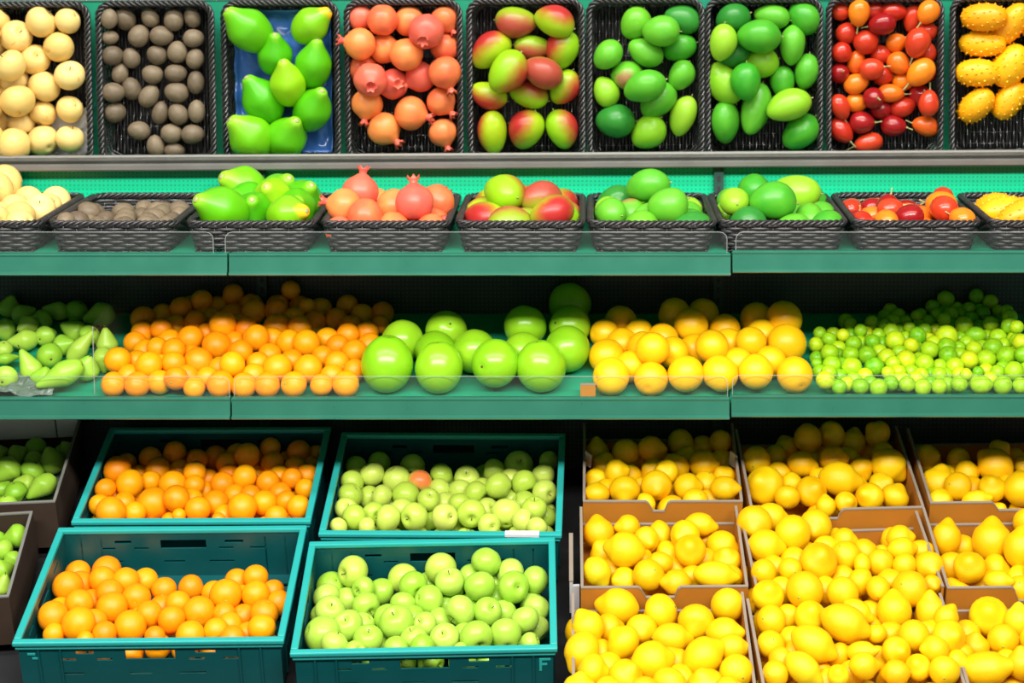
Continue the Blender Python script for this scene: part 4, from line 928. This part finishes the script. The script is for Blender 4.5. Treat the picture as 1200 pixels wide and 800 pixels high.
oK = [(80, 270, 96), (140, 505, 105), (295, 255, 95), (190, 380, 94), (370, 450, 118), (295, 625, 110), (570, 315, 118), (470, 300, -86), (790, 175, 92), (805, 320, 106), (660, 210, -62), (930, 285, 86), (560, 470, 86), (690, 470, -58), (865, 460, 106), (840, 570, 102), (490, 590, -64), (615, 650, 95), (590, 540, -70), (970, 370, -48)]
crate_heap('C', entries((30, 640, 6.665), oJ, 'orange') + entries((180, 650, 6.667), oK, 'orange'), 'orange', 'orange', 'orange', 'oranges in the front teal crate', 'in the front teal crate', 0.032, 7.0, fill='orange')
aL = [(100, 705, 70), (245, 630, 100), (345, 705, 70), (110, 560, -58), (215, 455, 98), (185, 345, 92), (250, 215, 82), (385, 290, 100), (450, 190, -92), (580, 320, 108), (360, 470, -72), (470, 460, 88), (655, 460, 106), (720, 215, 98), (780, 345, 98, {'k': 'apple_red', 'lab': 'red-blushed green apple', 'x': 70, 'xv': 0.5, 'ang': -110, 'tow': 0.5}), (520, 640, 105), (400, 600, -72), (735, 625, 108, {'tow': 0.7, 'ang': 200}), (855, 490, 88), (955, 285, 90), (960, 410, 90)]
aM = [(75, 630, 105, {'tow': 0.8, 'ang': 0}), (260, 320, 100, {'tow': 0.85, 'ang': 100}), (480, 255, 92), (675, 215, 115, {'tow': 0.9, 'ang': 60}), (510, 385, 106), (330, 430, 92), (200, 520, 86), (300, 600, 110, {'tow': 0.88, 'ang': -90}), (580, 600, 118, {'tow': -0.5, 'ang': 90}), (715, 360, 100), (880, 290, 92), (925, 170, 78), (890, 430, 100, {'tow': 0.8, 'ang': -20}), (810, 570, 100, {'tow': 0.5, 'ang': 90}), (830, 715, 80), (950, 620, -48), (435, 690, -45), (390, 400, -62), (720, 650, -45)]
crate_heap('B', entries((380, 515, 6.953), aL, 'apple') + entries((510, 515, 6.956), aM, 'apple'), 'green_apple', 'apple', 'green apple', 'apples in the rear teal crate', 'in the rear teal crate', 0.034, 13.0, fill='apple')
aN = [(185, 600, 120, {'tow': -0.3}), (345, 650, 86), (485, 155, 98, {'lab': 'yellow-green apple', 'k': 'apple', 'tow': 0.6, 'ang': 190}), (340, 270, 96, {'tow': -0.8, 'ang': 230}), (320, 435, 96, {'tow': 0.85, 'ang': 70}), (445, 530, 97, {'tow': 0.85, 'ang': 120}), (545, 290, 76), (445, 350, -66), (560, 400, 92, {'tow': 0.7, 'ang': -50}), (660, 300, 87), (580, 620, 96, {'tow': 0.75, 'ang': 90}), (495, 705, 70), (680, 490, 82), (775, 535, 110, {'tow': 0.75, 'ang': 110}), (770, 680, 80),
      (830, 200, 93, {'k': 'apple'}), (870, 265, 90), (820, 380, 82), (200, 460, -46)]
aO = [(145, 365, 95), (95, 525, 82), (85, 675, 82), (235, 615, 97), (210, 150, 98, {'k': 'apple'}), (255, 235, 92), (300, 290, -68), (335, 435, 98, {'tow': 0.3}), (490, 130, 94), (420, 170, -66), (465, 280, 98), (520, 435, 90, {'tow': 0.85, 'ang': 40}), (455, 605, 107), (370, 600, -58), (340, 695, 52), (640, 580, 102), (635, 430, -68), (690, 285, 100, {'tow': 0.92, 'ang': 0}), (665, 200, 92), (775, 500, 90), (810, 645, 66), (880, 250, 87), (825, 380, -62), (905, 420, -46), (890, 540, -50), (210, 480, -52)]
crate_heap('D', entries((330, 640, 5.712), aN, 'apple_bright') + entries((480, 640, 5.717), aO, 'apple_bright'), 'green_apple', 'apple', 'green apple', 'apples in the front teal crate', 'in the front teal crate', 0.032, 8.0, fill='apple_bright')
t1 = entries((0, 500, 3.333), [(75, 105, 38), (200, 130, 50), (120, 178, 46), (160, 235, 64, 45, 220), (60, 262, 46), (10, 245, -40), (30, 172, 50), (-5, 100, 36), (280, 85, 32), (30, 310, 42), (140, 85, -36), (-60, 170, 44), (-80, 270, 44), (-60, 80, 40)], 'pear')
crate_heap('T1', t1, 'pear', 'pear', 'green pear', 'pears in the rear cardboard tray', 'in rear cardboard tray', 0.03, 12.0, 0.12, 0.010, 'pear', PT)
t2 = entries((0, 500, 3.333), [(65, 425, 48), (10, 480, 42), (55, 522, 42), (5, 560, 46), (-20, 430, 42), (10, 615, 42), (-60, 500, 44), (-70, 590, 44)], 'pear')
crate_heap('T2', t2, 'pear', 'pear', 'green pear', 'pears in the front cardboard tray', 'in front cardboard tray', 0.03, 10.0, 0.12, 0.010, 'pear', PT)

# ------------------------------------------------------------------ lemons
GR = {'k': 'lemon_green', 'lab': 'slightly green lemon'}
def lemons(key, fr, where, off=0.02, slope=15.0, fill='lemon', pad=0.004, boxed=True, **kw):
    m, w, d_ = CB[key]; mm = np.array(m); v = mm[:3, 1]; n = mm[:3, 2]; c = mm[:3, 3]
    N = np.array([0, -math.sin(R(slope)), math.cos(R(slope))])
    return heap(fr, 'lemon', 'lemon', 'lemon', 'lemons ' + where, where, (c - v*d_/2 - n*off, N), (c - n*0.109, n), (m, w, d_ if boxed else 9.0, pad) if boxed != 'free' else None, fill, **kw)
lemons('ML1', entries((670, 490, 5.714), [(165, 235, 75, 100), (345, 250, 86, 95), (530, 215, 102, 86, 0), (745, 170, 90, 84), (700, 320, 86), (995, 160, 72, 80), (870, 190, -52), (170, 400, -72), (385, 380, -86), (540, 350, -62), (155, 505, 82), (350, 480, 102), (570, 460, 98), (800, 470, 102, 86, 0), (895, 320, 108, 92, 0), (1015, 475, 106, 76, 0), (500, 570, 78, 56, -60), (680, 610, 100, 112), (1060, 390, -62)], 'lemon'),
       'in the rear box beside the apples', 0.020, 15)
lemons('ML2', entries((670, 590, 5.714), [(180, 200, 98, 115), (375, 155, 90, 76), (350, 330, 138, 110, 172), (170, 460, 112, 90, -60, GR), (590, 215, 72, 100), (500, 245, 82, 90), (760, 210, 102, 92), (860, 150, 112, 72, -10), (785, 340, 100, 105, {'tow': 0.9, 'ang': 90}), (1010, 290, 114, 98, -20), (590, 400, 96, 74), (515, 480, 98, 112), (700, 530, 110, 86), (970, 480, 152, 86, -5), (350, 510, -62), (1090, 480, -52)], 'lemon'),
       'in the middle box beside the apples', 0.020, 15)
lemons('ML3', entries((640, 670, 4.8), [(400, 200, 124, 96, 172), (640, 230, 100), (845, 285, 100), (1020, 185, 90, {'tow': -0.85, 'ang': 80}), (240, 310, 100, 84, 120), (130, 445, 125, 90, 245), (430, 400, 92), (540, 320, -72), (710, 380, 120, 78, 0), (310, 465, -88), (600, 500, 122, 100, 10), (860, 490, 132, 100, 30), (1000, 340, 112, 78, 0), (1045, 425, 96, 72), (265, 560, 92), (450, 585, 97), (690, 630, 92), (1070, 560, 90, 97), (150, 650, 90), (900, 640, 100), (560, 680, 90), (350, 680, 90), (1020, 680, 90)], 'lemon'),
       'in the front box beside the apples', 0.000, 14, boxed=False, pad=-0.02)
lemons('R1', entries((860, 490, 5.4545), [(160, 280, 100, 86, {'tow': -0.9, 'ang': 60}), (265, 250, -72), (340, 180, -58), (480, 145, 102, 84, -85), (425, 300, 100, 76, -10), (630, 260, 102, 80, 0), (765, 155, 80, 97), (195, 430, 120, 114), (370, 420, 66, 76), (350, 500, -56), (480, 470, 92, 98), (590, 560, 60, 72), (680, 390, 142, 100, -8), (715, 540, 70, 77), (790, 450, -54), (875, 500, 85, 96), (1020, 500, 86), (995, 310, 124, 104, -42), (830, 320, -77), (950, 220, -80), (620, 130, -60), (900, 130, -60)], 'lemon'),
       'in the middle column, rear box', 0.014, 15)
V = [(290, 40, 146, 108, -10), (165, 85, 136, 128), (262, 265, 152, 120, -5), (460, 200, 130, 138), (640, 110, 132, 120), (235, 465, 114, 96, {'tow': -0.9, 'ang': -20}), (425, 465, 86, 105, {'tow': -0.9, 'ang': 150}), (685, 410, 138, 150), (740, 265, 110, 76), (880, 225, 96, 82), (860, 360, 112, 130, {'tow': -0.7, 'ang': -60}), (1005, 410, 62, 92), (265, 650, 126, 116), (545, 610, 146, 136), (850, 630, 130, 120, {'tow': -0.85, 'ang': 120}), (985, 540, -75), (1120, 590, 87, 120, {'tow': -0.8, 'ang': 90})]
X_ = [(80, 395, 100, 105), (240, 205, 116, 97), (250, 290, 120, 88), (270, 415, 94, 88, {'tow': -0.8, 'ang': 120}), (310, 595, 130, 145), (455, 420, 120, 106), (480, 565, 76, 70)]
lemons('R2', entries((860, 600, 6.667), V, 'lemon') + entries((1020, 600, 6.667), X_, 'lemon'), 'in the middle column, second box', 0.004, 15, boxed=False, pad=-0.035)
W_ = [(250, 270, 130, 120), (560, 230, 140, 122), (855, 310, 216, 142, -20), (960, 190, 140, 88, -30), (255, 470, 122, 110, {'tow': -0.92, 'ang': -120}), (590, 490, 206, 132, -28), (1110, 370, 90, 74), (990, 520, 140, 80), (1000, 640, 135, 106), (510, 650, 178, 112, -38, GR), (270, 700, 110, 105), (790, 720, 96, 88), (385, 230, -58), (390, 400, -70), (700, 760, -70)]
Y_ = [(110, 190, 165, 138, 92), (435, 205, 172, 116, 92), (700, 410, 136, 130), (290, 400, 136, 120), (480, 490, 125, 106), (150, 510, 120, 110, {'tow': 0.9, 'ang': 0}), (540, 670, 122, 120), (330, 650, 112, 106), (140, 690, 130, 97), (640, 250, 120, 94, 60)]
lemons('R3', entries((870, 690, 7.059), W_, 'lemon') + entries((1030, 690, 7.059), Y_, 'lemon'), 'in the middle column, front box', -0.004, 14, boxed=False, pad=-0.03)
lemons('E1', entries((1050, 490, 5.714), [(205, 435, 130, 115, 80), (405, 460, 95, 90, {'tow': -0.8, 'ang': -10}), (540, 545, 106, 62, 10), (650, 480, 96, 86, {'tow': 0.8, 'ang': 90}), (650, 320, 132, 108, 140), (410, 290, 77, 84), (215, 270, -90), (700, 220, 72), (850, 330, 60, 80), (850, 540, 132, 112, 10), (840, 640, 92), (300, 550, -36), (675, 635, -52), (950, 450, 90), (980, 580, 90)], 'lemon'),
       'in the last column, rear box', 0.010, 15)
lemons('E2', entries((1020, 600, 6.667), [(545, 205, 152, 112, 82), (730, 280, -72), (620, 430, 112, 114), (770, 430, 117, 124), (940, 240, 180, 144, 88), (1170, 310, 180, 138, 86), (1000, 440, -64), (1010, 540, 122, 78, 0), (1170, 610, 102, 120, {'tow': -0.9, 'ang': -80}), (1240, 90, 120), (1320, 450, 120), (1340, 250, 130)], 'lemon'),
       'in the last column, second box', 0.018, 15)
lemons('E3', entries((1030, 690, 7.059), [(915, 230, 152, 160, {'tow': 0.92, 'ang': 90}), (1020, 440, 130, 124, {'tow': -0.9, 'ang': 90}), (1150, 270, 140, 108, 90, GR), (1180, 620, 112, 140), (880, 660, 244, 132, 10), (690, 560, -90), (1290, 420, 120), (1330, 200, 120)], 'lemon'),
       'in the last column, front box', 0.006, 14, boxed=False, pad=-0.02)
